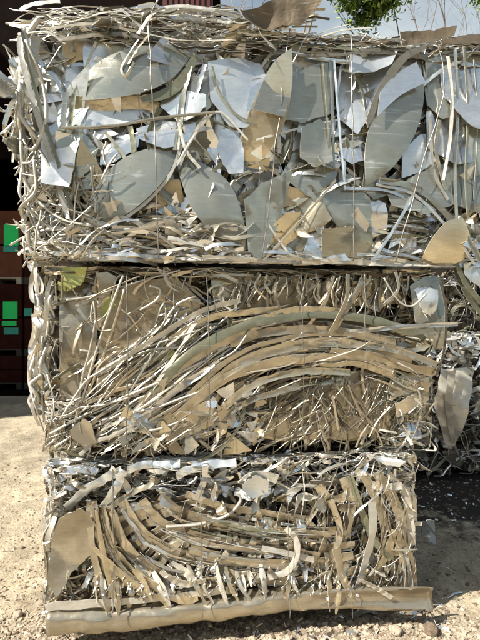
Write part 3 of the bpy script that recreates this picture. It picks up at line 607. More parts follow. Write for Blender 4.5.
# ================================================================== MIDDLE BALE
rnd.seed(22)
m_ = Bale(P(46, 350).x, P(432, 350).x, P(240, 456).z, P(100, 268).z, 1.05, .0)
TANS = [('tan', 5), ('gold', 3), ('white', 1), ('silver', 1.2), ('olive', .8)]
m_.fill((45, 272, 436, 452), 170, [('tan', 4), ('gold', 2), ('brown', 2), ('olive', 1.2), ('silver', 1), ('dark', 1.5)], 'sheet', L=(.1, .26), ang=(30, 60), w=(-.18, -.05), amp=.02)
m_.fill((45, 272, 436, 452), 260, TANS, 'strip', L=(.12, .4), wd=(.006, .02), w=(-.14, -.02), ang=(35, 25))
m_.fill((45, 272, 436, 452), 380, TANS+[('brown', 1)], 'strip', L=(.08, .3), wd=(.005, .018), ang=(30, 45), w=(-.11, -.005), curv=3)
m_.fill((45, 272, 436, 452), 110, [('tan', 5), ('gold', 2), ('silver', 1), ('brown', .7)], 'sheet', L=(.12, .26), ang=(30, 60), w=(-.11, -.03), amp=.012)
# sheets behind
m_.psheet([(58, 272), (80, 270), (100, 274)], [(60, 410), (80, 400), (96, 350)], 'tan', -.02, creases=3, amp=.02, nu=20, nv=12, tint=.5)
m_.psheet([(104, 300), (130, 284), (175, 276), (200, 300)], [(96, 385), (128, 400), (165, 370), (198, 350)], 'tan', -.015, creases=2, amp=.02, nu=26, nv=12, tint=.6)
m_.psheet([(92, 290), (96, 272), (108, 272), (116, 276)], [(94, 294), (98, 330), (106, 320), (112, 290)], 'gold', .0, creases=1, amp=.01)
m_.psheet([(210, 276), (260, 276), (330, 282), (410, 278)], [(215, 318), (260, 312), (330, 306), (408, 304)], 'gold', -.04, creases=3, amp=.02, nu=24, nv=8, tint=.3)
m_.psheet([(240, 330), (300, 318), (350, 320), (410, 330)], [(244, 360), (300, 348), (350, 350), (408, 345)], 'tan', -.02, creases=2, amp=.02, nu=24, nv=8, tint=.4)
m_.psheet([(250, 392), (300, 380), (350, 372), (384, 368)], [(240, 432), (290, 440), (350, 440), (392, 430)], 'tan', .0, creases=2, amp=.015, nu=26, nv=12, tint=.55)
m_.psheet([(62, 268), (74, 265), (88, 268)], [(62, 284), (72, 290), (84, 282)], 'lime', .01, creases=2, amp=.01, kind='offcut')
m_.psheet([(58, 282), (66, 280), (72, 286)], [(58, 290), (66, 292), (72, 290)], 'lime', .012, creases=1, amp=.006, kind='offcut')
m_.psheet([(165, 358), (174, 350), (182, 352)], [(166, 364), (174, 364), (180, 356)], 'lime', .03, creases=1, amp=.006, kind='offcut')
m_.psheet([(100, 312), (106, 300), (118, 288)], [(102, 318), (110, 314), (120, 298)], 'lime', .015, creases=1, amp=.006, kind='offcut', tint=.2)
for A, B in [([(104, 392), (116, 372), (122, 368)], [(106, 396), (118, 390), (124, 384)]), ([(214, 416), (232, 384), (244, 380)], [(216, 420), (236, 414), (242, 396)]), ([(150, 438), (164, 414), (176, 398)], [(150, 442), (176, 440), (180, 424)]),
             ([(176, 430), (196, 404), (216, 398)], [(180, 440), (200, 430), (212, 416)]), ([(70, 430), (84, 418), (92, 424)], [(74, 440), (84, 446), (96, 442)]), ([(136, 408), (150, 400), (160, 404)], [(138, 420), (150, 424), (162, 418)]),
             ([(392, 380), (414, 372), (430, 378)], [(390, 400), (412, 392), (428, 384)]), ([(396, 404), (412, 396), (430, 386)], [(398, 418), (414, 410), (430, 400)])]:
    m_.psheet(A, B, 'tan', rnd.uniform(.03, .05), creases=1, amp=.01, nu=14, nv=7, tint=rnd.uniform(.5, .9))
# upright slats under the top edge
for i in range(110):
    x = rnd.uniform(232, 410); y = rnd.uniform(272, 288); le = rnd.uniform(14, 34)
    m_.pstrip([(x, y), (x+rnd.uniform(-6, 2), y+le/2), (x+rnd.uniform(-12, 6), y+le)], rnd.uniform(1.2, 3), rnd.choice(['tan', 'gold', 'brown', 'tan', 'tan']), rnd.uniform(-.02, .045), roll=R(rnd.uniform(-60, 60)), prio=.01)
m_.fill((130, 272, 250, 330), 90, [('tan', 3), ('white', 1.5), ('olive', 1.5), ('gold', 2)], 'strip', L=(.06, .2), wd=(.006, .016), ang=(20, 60), w=(-.03, .04), curv=5)
m_.pstrip([(366, 278), (352, 300), (334, 330)], 6, 'tan', .05); m_.pstrip([(348, 274), (346, 300), (330, 334)], 5, 'gold', .06, roll=.5)
m_.pstrip([(334, 276), (326, 300), (300, 338)], 4, 'tan', .045, roll=.4); m_.pstrip([(396, 272), (398, 290), (384, 305)], 4, 'white', .05, roll=.5)
m_.pwire([(384, 278), (398, 300), (412, 306), (426, 294)], 2.4, 'white', .06)
# fan of long curved strips
fan = [([(150, 392), (196, 350), (250, 324), (310, 314), (370, 320), (424, 336)], 9, 'olive', .06, .25), ([(190, 404), (236, 366), (292, 346), (350, 344), (412, 362)], 10, 'tan', .055, .7),
       ([(176, 418), (226, 378), (290, 360), (346, 360), (392, 372)], 10, 'tan', .05, .8), ([(160, 424), (226, 362), (280, 340), (340, 334), (404, 350)], 5, 'tan', .045, .5), ([(230, 344), (270, 332), (330, 330), (396, 342)], 8, 'tan', .04, .6),
       ([(210, 420), (252, 386), (300, 372), (350, 372)], 7, 'gold', .05, .5), ([(140, 404), (190, 362), (236, 336), (262, 330)], 7, 'tan', .05, .6), ([(232, 326), (268, 318), (300, 310), (346, 312)], 8, 'tan', .05, .8), ([(170, 340), (210, 318), (250, 312), (290, 308)], 6, 'gold', .04, .5),
       ([(330, 352), (370, 356), (404, 366), (440, 374)], 9, 'tan', .045, .6), ([(350, 344), (396, 350), (440, 366)], 7, 'tan', .05, .7), ([(130, 430), (176, 390), (220, 362)], 6, 'silver', .045, .4), ([(204, 430), (248, 402), (300, 386)], 6, 'tan', .045, .4),
       ([(320, 366), (360, 364), (396, 378)], 5, 'gold', .04, .3), ([(100, 372), (150, 342), (200, 312), (240, 300)], 5, 'white', .045, .6)]
for px, wd, mt, w, tn in fan:
    m_.pstrip([(a, b, w+.012*math.sin(i*1.3)) for i, (a, b) in enumerate(px)], wd, mt, roll=R(rnd.uniform(-20, 12)), n=40, tint=tn, wob=.004)
    if rnd.random() < .5: m_.pstrip([(a+rnd.uniform(-4, 4), b+6+rnd.uniform(0, 3), w-.02) for a, b in px], wd*.3, rnd.choice(['white', 'olive', 'brown', 'tan']), roll=R(rnd.uniform(-50, 50)), n=34)
m_.fill((210, 330, 420, 385), 36, [('tan', 3), ('gold', 1), ('brown', 1.3), ('white', .6), ('olive', .6)], 'strip', L=(.1, .35), wd=(.004, .012), w=(-.03, .03), curv=1, ang=(0, 9), angf=lambda x, y: 32-(x-210)*.24)
m_.pstrip([(350, 332), (400, 327), (458, 324)], 4.4, 'silver', .085, mapf=lambda v: v)
m_.press = False
m_.psheet([(412, 286), (426, 276), (446, 276)], [(418, 344), (432, 350), (444, 348)], 'grey', .02, bow=.03, creases=2, amp=.02, mapf=lambda v: v, nu=20, nv=12)
m_.psheet([(418, 288), (428, 286), (440, 290)], [(424, 312), (432, 316), (438, 310)], 'bright', .045, bow=.02, creases=1, amp=.01, mapf=lambda v: v, kind='offcut')
m_.pstrip([(440, 282), (446, 310), (444, 350), (436, 376)], 3, 'tan', .05, mapf=lambda v: v)
m_.press = True
# bundles of long wires rising to the right
for i in range(64):
    x0, y0 = rnd.uniform(52, 130), rnd.uniform(405, 448); x1, y1 = rnd.uniform(150, 262), rnd.uniform(306, 420)
    if y1 > y0-10: y1 = y0-20
    k = rnd.uniform(-.16, .10); mx, my = (x0+x1)/2+(y1-y0)*-k, (y0+y1)/2+(x1-x0)*-k
    w = rnd.uniform(.0, .07); mt = rnd.choices(['white', 'tan', 'silver', 'olive'], [4, 4, 2, 1.5])[0]
    if rnd.random() < .55: m_.pwire([(x0, y0, w-.03), (mx, my, w), (x1, y1, w-.02)], rnd.uniform(1.2, 2.4), mt, prio=.02, n=18, wob=.006)
    else: m_.pstrip([(x0, y0, w-.03), (mx, my, w), (x1, y1, w-.02)], rnd.uniform(2, 4.5), mt, roll=R(rnd.uniform(-60, 60)), prio=.02, n=18, wob=.006)
for px, r in [([(80, 408), (100, 340), (120, 284), (124, 276), (116, 280), (108, 312), (92, 322), (94, 300), (104, 296)], 2.4), ([(84, 404), (106, 350), (122, 300), (126, 280)], 2.8), ([(72, 434), (90, 380), (116, 352), (126, 362), (122, 392)], 2.4),
        ([(62, 300), (64, 276), (82, 300), (106, 290), (140, 276)], 2.2), ([(66, 300), (92, 296), (130, 284), (180, 270)], 2.2), ([(60, 420), (84, 384), (100, 372), (140, 350), (200, 330)], 2.2), ([(50, 434), (90, 412), (150, 386), (206, 360)], 2.6),
        ([(56, 446), (100, 420), (160, 404), (230, 372)], 2.4), ([(94, 300), (96, 320), (100, 330), (112, 330)], 2.2), ([(80, 350), (100, 352), (118, 346)], 2), ([(76, 420), (82, 380), (90, 350), (96, 320)], 2.2),
        ([(250, 330), (236, 350), (220, 360)], 2), ([(140, 310), (156, 300), (160, 290), (150, 286)], 2.2), ([(136, 330), (150, 336), (164, 322), (166, 308)], 2.2), ([(160, 330), (176, 306), (196, 296)], 2.2)]:
    m_.pwire([(a, b, .045+.015*math.sin(a+b)) for a, b in px], r, 'white' if rnd.random() < .7 else 'tan')
m_.fill((120, 330, 260, 440), 100, [('white', 2), ('tan', 4), ('gold', 2), ('silver', 1), ('olive', 1)], 'strip', L=(.15, .4), wd=(.005, .012), ang=(38, 10), w=(-.01, .055), curv=-.9)
m_.fill((240, 335, 420, 385), 60, [('white', 1.5), ('tan', 3), ('gold', 2), ('olive', 1)], 'strip', L=(.15, .4), wd=(.004, .010), w=(.0, .05), curv=-1, ang=(0, 7), angf=lambda x, y: 26-(x-240)*.26)
m_.fill((44, 395, 150, 450), 110, [('white', 4), ('silver', 2), ('tan', 2), ('olive', 1)], 'wire', L=(.08, .26), wd=(.004, .008), ang=(40, 50), w=(-.05, .05), curv=6)
m_.fill((44, 395, 230, 452), 110, [('white', 2), ('silver', 2), ('tan', 3), ('olive', 1)], 'strip', L=(.06, .22), wd=(.006, .018), ang=(30, 40), w=(-.05, .05), curv=3)
# crosshatch of thin strands over the lower right
for i in range(170):
    x, y = rnd.uniform(225, 395), rnd.uniform(376, 442); a = R(rnd.gauss(62, 20) if rnd.random() < .55 else rnd.gauss(-62, 14) if x > 320 else rnd.gauss(28, 12)); le = rnd.uniform(18, 52)
    dx, dy = math.cos(a)*le/2, -math.sin(a)*le/2; k = rnd.uniform(-.15, .15)
    q = [(x-dx, y-dy), (x+dy*k, y-dx*k), (x+dx, y+dy)]
    if rnd.random() < .6: m_.pwire(q, rnd.uniform(.8, 1.7), rnd.choice(['tan', 'tan', 'olive', 'brown', 'white', 'dark']), rnd.uniform(.01, .045), prio=.01, n=12, wob=.004)
    else: m_.pstrip(q, rnd.uniform(1.3, 3.2), rnd.choice(['tan', 'gold', 'brown', 'tan']), rnd.uniform(.01, .045), roll=R(rnd.uniform(-60, 60)), prio=.01, n=12)
m_.fill((130, 400, 260, 446), 30, [('tan', 4), ('gold', 1), ('silver', 1)], 'sheet', L=(.08, .18), ang=(40, 50), w=(0, .04), amp=.012)
for i in range(46):
    x, y = rnd.uniform(125, 262), rnd.uniform(384, 448); s_ = rnd.uniform(6, 15); a = rnd.uniform(0, 6.28)
    q = [(x+s_*math.cos(a+k*2.09+rnd.uniform(-.5, .5)), y+s_*math.sin(a+k*2.09+rnd.uniform(-.5, .5))) for k in range(3)]; q.sort()
    m_.psheet([q[0], q[1] if q[1][1] < y else ((q[0][0]+q[2][0])/2, (q[0][1]+q[2][1])/2), q[2]], [q[0], q[1] if q[1][1] >= y else ((q[0][0]+q[2][0])/2, (q[0][1]+q[2][1])/2+1), q[2]], rnd.choice(['tan', 'tan', 'gold', 'silver']), rnd.uniform(.02, .07), creases=1, amp=.008, nu=10, nv=5, tint=rnd.uniform(.4, 1), tilt=(rnd.uniform(-.3, .3), rnd.uniform(-.3, .3)), prio=.03, kind='offcut')
# right end
m_.fill((385, 385, 436, 452), 90, [('white', 2), ('tan', 3), ('silver', 2), ('olive', 1)], 'strip', L=(.05, .2), wd=(.005, .016), ang=(110, 50), w=(-.06, .05), curv=4)
m_.fill((390, 340, 436, 400), 24, [('tan', 3), ('gold', 1)], 'sheet', L=(.08, .18), ang=(10, 30), w=(-.02, .03))
# left edge: loose white loops
m_.press = False
for j in range(46):
    x = rnd.uniform(33, 56); y = rnd.uniform(266, 405); le = rnd.uniform(24, 80); s_ = rnd.choice((-1, 1))
    q = [(x+rnd.uniform(-3, 6), y-le/2), (x-rnd.uniform(2, 8), y-le/6), (x-rnd.uniform(-4, 6), y+le/6), (x+rnd.uniform(-2, 8), y+le/2)]
    q = [(max(30, a), min(444, max(264, b)), rnd.uniform(-.12, .0)) for a, b in q]
    if j % 2: m_.pwire(q, rnd.uniform(1.8, 3.6), 'white', mapf=lambda v: v, prio=.03)
    else: m_.pstrip(q, rnd.uniform(3, 7), rnd.choice(['white', 'white', 'silver', 'gold']), roll=R(rnd.uniform(-50, 50)), twist=rnd.uniform(-1, 1), mapf=lambda v: v, prio=.03)
for px, wd in [([(48, 262), (36, 266), (31, 284), (33, 300), (44, 302)], 4), ([(34, 300), (46, 300), (48, 310)], 12), ([(34, 318), (40, 330), (33, 350), (30, 368), (36, 392), (32, 402), (46, 410)], 4.5), ([(58, 266), (48, 290), (46, 320), (40, 352), (48, 380), (44, 400)], 4), ([(52, 300), (38, 350), (36, 400)], 3.4)]:
    m_.pstrip([(a, b, rnd.uniform(-.06, 0)) for a, b in px], wd, 'white', roll=.3, mapf=lambda v: v, n=34)
m_.press = True
# flattened top lip in shadow
m_.fill((45, 266, 445, 276), 120, [('brown', 3), ('tan', 3), ('white', 1), ('olive', 2)], 'strip', L=(.1, .35), wd=(.006, .02), ang=(-2, 6), w=(-.06, .02), roll=60)
for x0, x1, x2 in ((128, 127, 126), (207, 209, 208), (302, 303, 301), (364, 366, 367)):
    m_.pwire([(x0, 270, .05), (x1, 330, .085), (x1+1, 390, .085), (x2, 454, .05)], 1.0, 'wire', wob=.008, kind='tie_wire', prio=99)
m_.other_faces(150, TANS, 'LR')
m_.finish('scrap_bale', 'middle bale of the stack, tan strips in a long curved fan', 'metal bale', GRP)

# ================================================================== BOTTOM BALE
rnd.seed(23)
b = Bale(P(46, 540).x, P(412, 540).x, .03, P(240, 456).z-.015, 1.05, .0)
b.fill((42, 462, 412, 600), 150, [('tan', 4), ('gold', 2), ('brown', 2), ('silver', .6), ('dark', 1.5)], 'sheet', L=(.1, .26), ang=(-30, 60), w=(-.18, -.05), amp=.02)
b.fill((42, 462, 412, 600), 200, [('tan', 5), ('gold', 2), ('white', 1), ('brown', 1)], 'strip', L=(.12, .35), wd=(.01, .03), w=(-.14, -.03), ang=(-40, 40))
b.fill((42, 490, 412, 604), 380, [('tan', 5), ('gold', 2), ('white', 1), ('silver', 1.5), ('brown', 1)], 'strip', L=(.06, .22), wd=(.006, .022), ang=(-20, 60), w=(-.11, .01), curv=3)
b.fill((100, 490, 412, 600), 120, [('tan', 5), ('gold', 2), ('brown', 1), ('silver', .7)], 'sheet', L=(.09, .2), ang=(-20, 60), w=(-.08, .0), amp=.012)
# crumpled silvery seam
b.fill((42, 452, 415, 505), 300, [('silver', 4), ('bright', 2), ('white', 2.2), ('tan', 2), ('olive', .8), ('dark', .8)], 'strip', L=(.05, .2), wd=(.008, .024), ang=(8, 28), w=(-.05, .045), curv=3, keep=lambda x, y: y < 500-(x-60)*.05)
b.fill((42, 450, 415, 500), 130, [('silver', 4), ('bright', 3), ('tan', 1.5), ('white', 1)], 'sheet', L=(.05, .13), ang=(10, 40), w=(-.04, .04), amp=.03)
b.fill((44, 446, 420, 466), 120, [('silver', 3), ('white', 3), ('tan', 2), ('dark', .6)], 'strip', L=(.05, .2), wd=(.006, .018), ang=(0, 16), w=(-.04, .05), curv=3)
b.fill((44, 446, 420, 480), 60, [('white', 3), ('tan', 1)], 'wire', L=(.08, .3), wd=(.003, .006), ang=(5, 30), w=(0, .05), curv=4)
for px, wd, m, w in [([(66, 508), (84, 492), (106, 478), (122, 470)], 8, 'bright', .06), ([(92, 520), (104, 506), (116, 488), (124, 470)], 8, 'bright', .07), ([(108, 510), (126, 496), (150, 484), (152, 476)], 5, 'gold', .055), ([(176, 476), (200, 466), (236, 462)], 8, 'bright', .06),
                     ([(128, 470), (150, 462), (180, 464)], 7, 'bright', .055), ([(196, 500), (204, 480), (206, 456)], 6, 'silver', .07), ([(110, 468), (120, 476), (130, 492)], 6, 'white', .06), ([(240, 484), (256, 474), (278, 480)], 9, 'bright', .05), ([(58, 480), (76, 470), (98, 472)], 7, 'silver', .05)]:
    b.pstrip(px, wd, m, w, roll=R(rnd.uniform(-30, 30)), twist=.6, wob=.006, tint=.9 if m == 'bright' else .3)
b.psheet([(242, 484), (256, 474), (268, 480)], [(244, 496), (256, 498), (268, 492)], 'bright', .06, creases=3, amp=.02, kind='offcut')
# dark hollow, its shade put into dark-coloured strips
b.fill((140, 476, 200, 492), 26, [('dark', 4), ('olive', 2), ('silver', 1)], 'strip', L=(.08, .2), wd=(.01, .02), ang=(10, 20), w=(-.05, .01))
# sheets at the left
b.psheet([(52, 538), (62, 514), (84, 502), (106, 530)], [(50, 576), (60, 590), (74, 568), (94, 550)], 'tan', .06, creases=4, amp=.02, nu=24, nv=12, tint=.55, tilt=(.1, 0))
b.psheet([(80, 508), (92, 500), (112, 506)], [(84, 530), (98, 528), (106, 518)], 'brown', .05, creases=2, amp=.015)
b.psheet([(96, 540), (108, 520), (120, 540)], [(84, 570), (96, 588), (112, 590)], 'tan', .0, creases=3, amp=.02)
b.fill((46, 545, 120, 604), 60, [('tan', 3), ('white', 2), ('silver', 2), ('brown', 1)], 'strip', L=(.06, .2), wd=(.006, .018), ang=(70, 30), w=(-.03, .05), curv=2)
b.fill((40, 500, 64, 600), 40, [('tan', 3), ('white', 2), ('silver', 2)], 'strip', L=(.08, .26), wd=(.008, .026), ang=(80, 20), w=(-.04, .04), curv=2)
# nested bowls of skeleton strip : long arcs with short tabs between
arcs = [[(92, 500), (94, 540), (104, 580), (116, 618)], [(100, 506), (112, 548), (140, 582), (170, 606)], [(108, 506), (126, 546), (160, 572), (200, 582), (232, 580)], [(122, 502), (142, 532), (176, 552), (226, 560), (290, 566)],
        [(142, 500), (162, 522), (200, 536), (250, 544), (320, 556)], [(160, 496), (184, 512), (222, 522), (270, 530), (330, 536)], [(186, 494), (214, 504), (256, 512), (310, 520)]]
for i, a in enumerate(arcs):
    wv = .09-.008*i
    b.pstrip([(x, y, wv+.01*math.sin(k*2)) for k, (x, y) in enumerate(a)], 11-.6*i, 'tan', roll=R(rnd.uniform(-15, 5)), n=44, tint=rnd.uniform(.5, .95), wob=.004)
    b.pstrip([(x+1, y+8, wv-.012) for x, y in a], 2.6, 'white', roll=R(35), n=44)
    if i: 
        CA = catmull([P(x, y, .0) for x, y in arcs[i-1]], 60); CB = catmull([P(x, y, .0) for x, y in a], 60)
        L_ = sum((CB[k+1]-CB[k]).length for k in range(59)); nt_ = int(L_/.042)
        for k in range(1, nt_+1):
            f = (k-.3+rnd.uniform(-.12, .12))/nt_
            p, q = CA[min(59, int(f*59))], CB[min(59, int(f*59))]
            if (p-q).length > .24 or rnd.random() < .08: continue
            tw = rnd.uniform(-.01, .01); e_ = (q-p)*.08
            pts = [p-e_+Vector((0, -(wv-.006), 0)), (p+q)/2+Vector((tw, -(wv-.006-rnd.uniform(-.004, .012)), 0)), q+e_*rnd.uniform(-1, 1.5)+Vector((tw, -(wv-.016), 0))]
            b.strip(pts, rnd.uniform(.022, .036), rnd.choice(['tan', 'tan', 'gold', 'tan', 'brown']), roll=R(rnd.gauss(0, 14)), n=8, prio=.02, tint=rnd.uniform(.4, 1))
for k in range(42):
    i0 = rnd.randint(0, len(arcs)-2); f = rnd.random(); ca, cb_ = catmull([P(x, y, 0) for x, y in arcs[i0]], 24), catmull([P(x, y, 0) for x, y in arcs[i0+1]], 24)
    s0 = rnd.randint(0, 12); s1 = min(23, s0+rnd.randint(7, 13)); w0 = rnd.uniform(.06, .115)
    pts = [ca[q].lerp(cb_[q], f)+Vector((0, -w0+.02*abs(q-(s0+s1)/2)/6, 0))+Vector((rnd.gauss(0, .003), 0, rnd.gauss(0, .003))) for q in range(s0, s1+1, 2)]
    b.strip(pts, rnd.uniform(.005, .014), rnd.choice(['tan', 'white', 'silver', 'gold', 'tan', 'olive']), roll=R(rnd.gauss(0, 40)), n=22, taper=rnd.choice((1, .4)), twist=rnd.gauss(0, .6), prio=.02)
grid = [[(180, 516), (230, 526), (290, 533), (350, 530)], [(176, 532), (230, 543), (295, 549), (352, 544)], [(188, 548), (240, 560), (300, 564), (352, 556)], [(214, 568), (260, 578), (310, 579), (356, 570)]]
for gi, g_ in enumerate(grid):
    wv = .05+.006*gi
    b.pstrip([(x+rnd.uniform(-3, 3), y+rnd.uniform(-1.5, 1.5), wv+.01*math.sin(k*2.1)) for k, (x, y) in enumerate(g_)], rnd.uniform(7, 10), 'tan', roll=R(rnd.uniform(-12, 8)), n=40, tint=rnd.uniform(.5, 1), wob=.004)
    b.pstrip([(x, y+5.5, wv-.01) for x, y in g_], 1.8, 'white', roll=R(40), n=40)
for k in range(60):
    x = rnd.uniform(182, 352); y = rnd.choice((510, 524, 538, 553, 568))+(x-180)*.05+rnd.uniform(-2, 2)
    dx = rnd.gauss(0, 2.5); le = rnd.uniform(12, 22)
    b.pstrip([(x-dx, y-le/2, .04), (x, y, rnd.uniform(.055, .09)), (x+dx, y+le/2, .045)], rnd.uniform(5.5, 10), rnd.choice(['tan', 'tan', 'gold', 'brown', 'tan', 'silver']), roll=R(rnd.gauss(0, 16)), n=8, prio=.02, tint=rnd.uniform(.4, 1))
# woven tabs, centre
for i in range(60):
    x = rnd.uniform(180, 350); y = rnd.uniform(545, 594); a = R(rnd.choice((80, 80, -10, -60))+rnd.gauss(0, 14)); le = rnd.uniform(10, 26)
    dx, dy = math.cos(a)*le/2, -math.sin(a)*le/2
    b.pstrip([(x-dx, y-dy), (x+rnd.uniform(-1, 1), y), (x+dx, y+dy)], rnd.uniform(4, 9), rnd.choice(['tan', 'tan', 'tan', 'gold', 'brown']), rnd.uniform(.0, .055), roll=R(rnd.uniform(-45, 45)), prio=.02, n=8, tint=rnd.uniform(.4, 1))
b.fill((230, 495, 350, 560), 60, [('tan', 4), ('gold', 1), ('brown', 1)], 'sheet', L=(.06, .14), ang=(20, 50), w=(-.02, .045), amp=.015)
for px, wd in [([(92, 506), (92, 545), (102, 585), (116, 618)], 7), ([(96, 510), (104, 556), (112, 590), (120, 616)], 5), ([(94, 548), (116, 570), (142, 590), (166, 600)], 8), ([(104, 560), (130, 580), (158, 596), (171, 612)], 6), ([(100, 545), (112, 580), (108, 612)], 6), ([(134, 570), (150, 584), (184, 600), (198, 598)], 9), ([(128, 612), (132, 592), (138, 574)], 6), ([(160, 572), (184, 584), (206, 580)], 8)]:
    b.pstrip(px, wd, rnd.choice(['tan', 'tan', 'white', 'gold']), rnd.uniform(.10, .13), roll=R(rnd.uniform(-30, 30)), n=30, tint=rnd.uniform(.6, 1), taper=.5)
# tongues hanging over the rolled sheet
for x, y, x2, y2, wd in [(150, 566, 170, 606, 7), (186, 560, 206, 604, 5), (200, 566, 214, 604, 4), (214, 556, 228, 606, 6), (236, 566, 252, 602, 4.4), (225, 560, 240, 604, 4), (110, 560, 118, 618, 5), (104, 556, 108, 616, 4), (128, 560, 152, 602, 5), (260, 560, 266, 600, 6), (284, 566, 300, 596, 4), (300, 560, 286, 608, 4), (326, 560, 330, 612, 6), (332, 566, 336, 614, 5), (168, 560, 196, 586, 8)]:
    b.pstrip([(x, y, .05), ((x+x2)/2+rnd.uniform(-5, 5), (y+y2)/2, .12), (x2, y2, .125)], wd, rnd.choice(['white', 'tan', 'white', 'gold']), roll=R(rnd.uniform(-40, 40)), taper=.35, twist=.5)
for i in range(120):
    x = rnd.uniform(90, 385); y = 580-(x-100)*.01+rnd.uniform(-8, 12); le = rnd.uniform(10, 30); a = R(rnd.gauss(90, 35)); dx, dy = math.cos(a)*le/2, abs(math.sin(a))*le/2
    b.pstrip([(x-dx, y-dy, .03), (x+rnd.uniform(-3, 3), y, .09), (x+dx, y+dy, .13)], rnd.uniform(2, 6), rnd.choice(['tan', 'white', 'gold', 'silver', 'tan']), roll=R(rnd.uniform(-60, 60)), taper=.4, twist=rnd.uniform(-1, 1), prio=.02, n=12)
b.pwire([(166, 527), (200, 524), (226, 516), (240, 502), (238, 492)], 3, 'white', .085)
b.pstrip([(268, 577, .1), (286, 572, .1), (296, 558, .1), (296, 540, .1), (286, 528, .09)], 6, 'white', roll=.3, tint=.9)
b.pstrip([(262, 548), (290, 554), (314, 560)], 5, 'white', .09, roll=.2)
# right side: long hanging curled strips
for px, wd, m, w in [([(364, 474), (380, 510), (384, 540), (376, 582)], 9, 'tan', .05), ([(376, 472), (394, 500), (402, 530), (398, 556)], 10, 'tan', .045), ([(388, 474), (404, 492), (410, 520), (412, 545)], 8, 'white', .03), ([(372, 502), (373, 530), (366, 560), (356, 590)], 9, 'bright', .09),
                     ([(350, 476), (362, 512), (374, 540), (392, 560)], 7, 'olive', .06), ([(400, 530), (412, 560), (418, 590)], 5, 'tan', .03), ([(404, 548), (410, 572), (412, 594)], 4, 'white', .045), ([(360, 580), (376, 588), (392, 598)], 5, 'white', .13),
                     ([(342, 478), (352, 500), (346, 530), (330, 556)], 9, 'tan', .05), ([(395, 530), (384, 560), (366, 584)], 8, 'gold', .05), ([(336, 548), (344, 580), (356, 598), (370, 602)], 8, 'tan', .11), ([(330, 500), (340, 530), (332, 560), (340, 590)], 7, 'tan', .06),
                     ([(386, 540), (396, 560), (390, 590)], 8, 'tan', .02), ([(318, 486), (332, 500), (352, 494)], 9, 'tan', .05), ([(356, 470), (376, 486), (402, 486)], 7, 'white', .05), ([(404, 482), (414, 500), (416, 524)], 9, 'white', .02)]:
    b.pstrip(px, wd, m, w, roll=R(rnd.uniform(-35, 35)), twist=rnd.uniform(-.6, .6), n=30, tint=rnd.uniform(.5, .95))
b.fill((300, 480, 414, 592), 130, [('tan', 4), ('white', 2), ('gold', 2), ('silver', 1)], 'strip', L=(.1, .3), wd=(.005, .014), ang=(75, 30), w=(.0, .06), curv=3)
b.fill((300, 480, 414, 592), 110, [('tan', 5), ('white', 1.4), ('gold', 2), ('brown', 1)], 'strip', L=(.08, .26), wd=(.01, .034), ang=(75, 35), w=(-.04, .04), curv=3)
# the rolled sheet along the foot
def roll_sheet():
    n, k = 90, 20; V, Fc = [], []
    top = [(44, 613), (120, 611), (200, 604), (260, 597), (330, 590), (432, 585)]; bot = [(50, 638), (120, 633), (200, 623), (260, 616), (330, 609), (430, 610)]
    A = catmull([P(x, y, .12) for x, y in top], n); B = catmull([P(x, y, .12) for x, y in bot], n)
    pinch = [P(x, 620, .12).x for x in (112, 202, 290, 352)]
    for i in range(n):
        f = i/(n-1); a, b_ = A[i], B[i]; c = (a+b_)/2; rz = abs(a.z-b_.z)/2; c = c.copy(); c.z = max(c.z, rz+.006)
        pz = sum(math.exp(-((c.x-p)/.03)**2) for p in pinch); g_ = max(0, f-.6)/.4
        t1, t0 = 165-95*g_**1.2, -150+75*g_
        for j in range(k):
            h = j/(k-1); th = R(t1+(t0-t1)*h); cx, sn = math.cos(th), math.sin(th)
            e = .62                                                   # squarish, slightly faceted section
            dx = math.copysign(abs(cx)**e, cx); dz = math.copysign(abs(sn)**e, sn)
            k_ = 1-.08*pz+.09*noise.noise(Vector((f*8, j*.3, 1)))+.22*abs(noise.noise(Vector((f*14+j*.16, j*.35, 4))))-.12*abs(noise.noise(Vector((f*40-j*.2, j*.5, 8))))
            dep = .06*(1-.55*g_)*dx*k_+(.05*g_*(abs(dz)**2) if g_ else 0)
            V.append(Vector((c.x+.006*noise.noise(Vector((f*5, j, 2)))+(.012*math.sin(h*3.1) if f > .97 else 0), -(.075+dep), c.z+rz*dz*k_)))
    for i in range(n-1):
        for j in range(k-1):
            q = i*k+j; Fc.append((q, q+k, q+k+1, q+1))
    m = len(V); V2 = []
    for i in range(n):
        c = sum((V[i*k+j] for j in range(k)), Vector())/k
        for j in range(k): d = (c-V[i*k+j]); d.x = 0; V2.append(V[i*k+j]+d.normalized()*.003)
    V += V2
    Fc += [tuple(m+x for x in reversed(f)) for f in Fc[:]]
    for i in range(n-1):
        for j in (0, k-1): q = i*k+j; Fc.append((q, q+m, q+k+m, q+k) if j == 0 else (q+k, q+k+m, q+m, q))
    for i in (0, n-1):
        for j in range(k-1): q = i*k+j; Fc.append((q, q+1, q+1+m, q+m) if i == 0 else (q+1, q, q+m, q+1+m))
    b.add('rolled_sheet', V, Fc, 'tan', 99, .5)
roll_sheet()
b.psheet([(44, 606), (60, 602), (150, 598), (232, 588)], [(46, 612), (80, 610), (150, 603), (232, 595)], 'white', .12, creases=1, amp=.006, tint=.6, front=False)
for x0, x1, x2 in ((112, 113, 112), (200, 201, 202), (286, 288, 290), (346, 350, 352)):
    b.pwire([(x0, 458, .05), (x1, 520, .10), (x1+1, 570, .12), (x2, 618, .17)], 1.0, 'wire', wob=.008, kind='tie_wire', prio=99)
b.press = False
b.psheet([(416, 526), (426, 520), (434, 520)], [(418, 530), (428, 542), (436, 544)], 'bluegrey', .0, creases=1, amp=.008, kind='offcut', mapf=lambda v: v, prio=50)
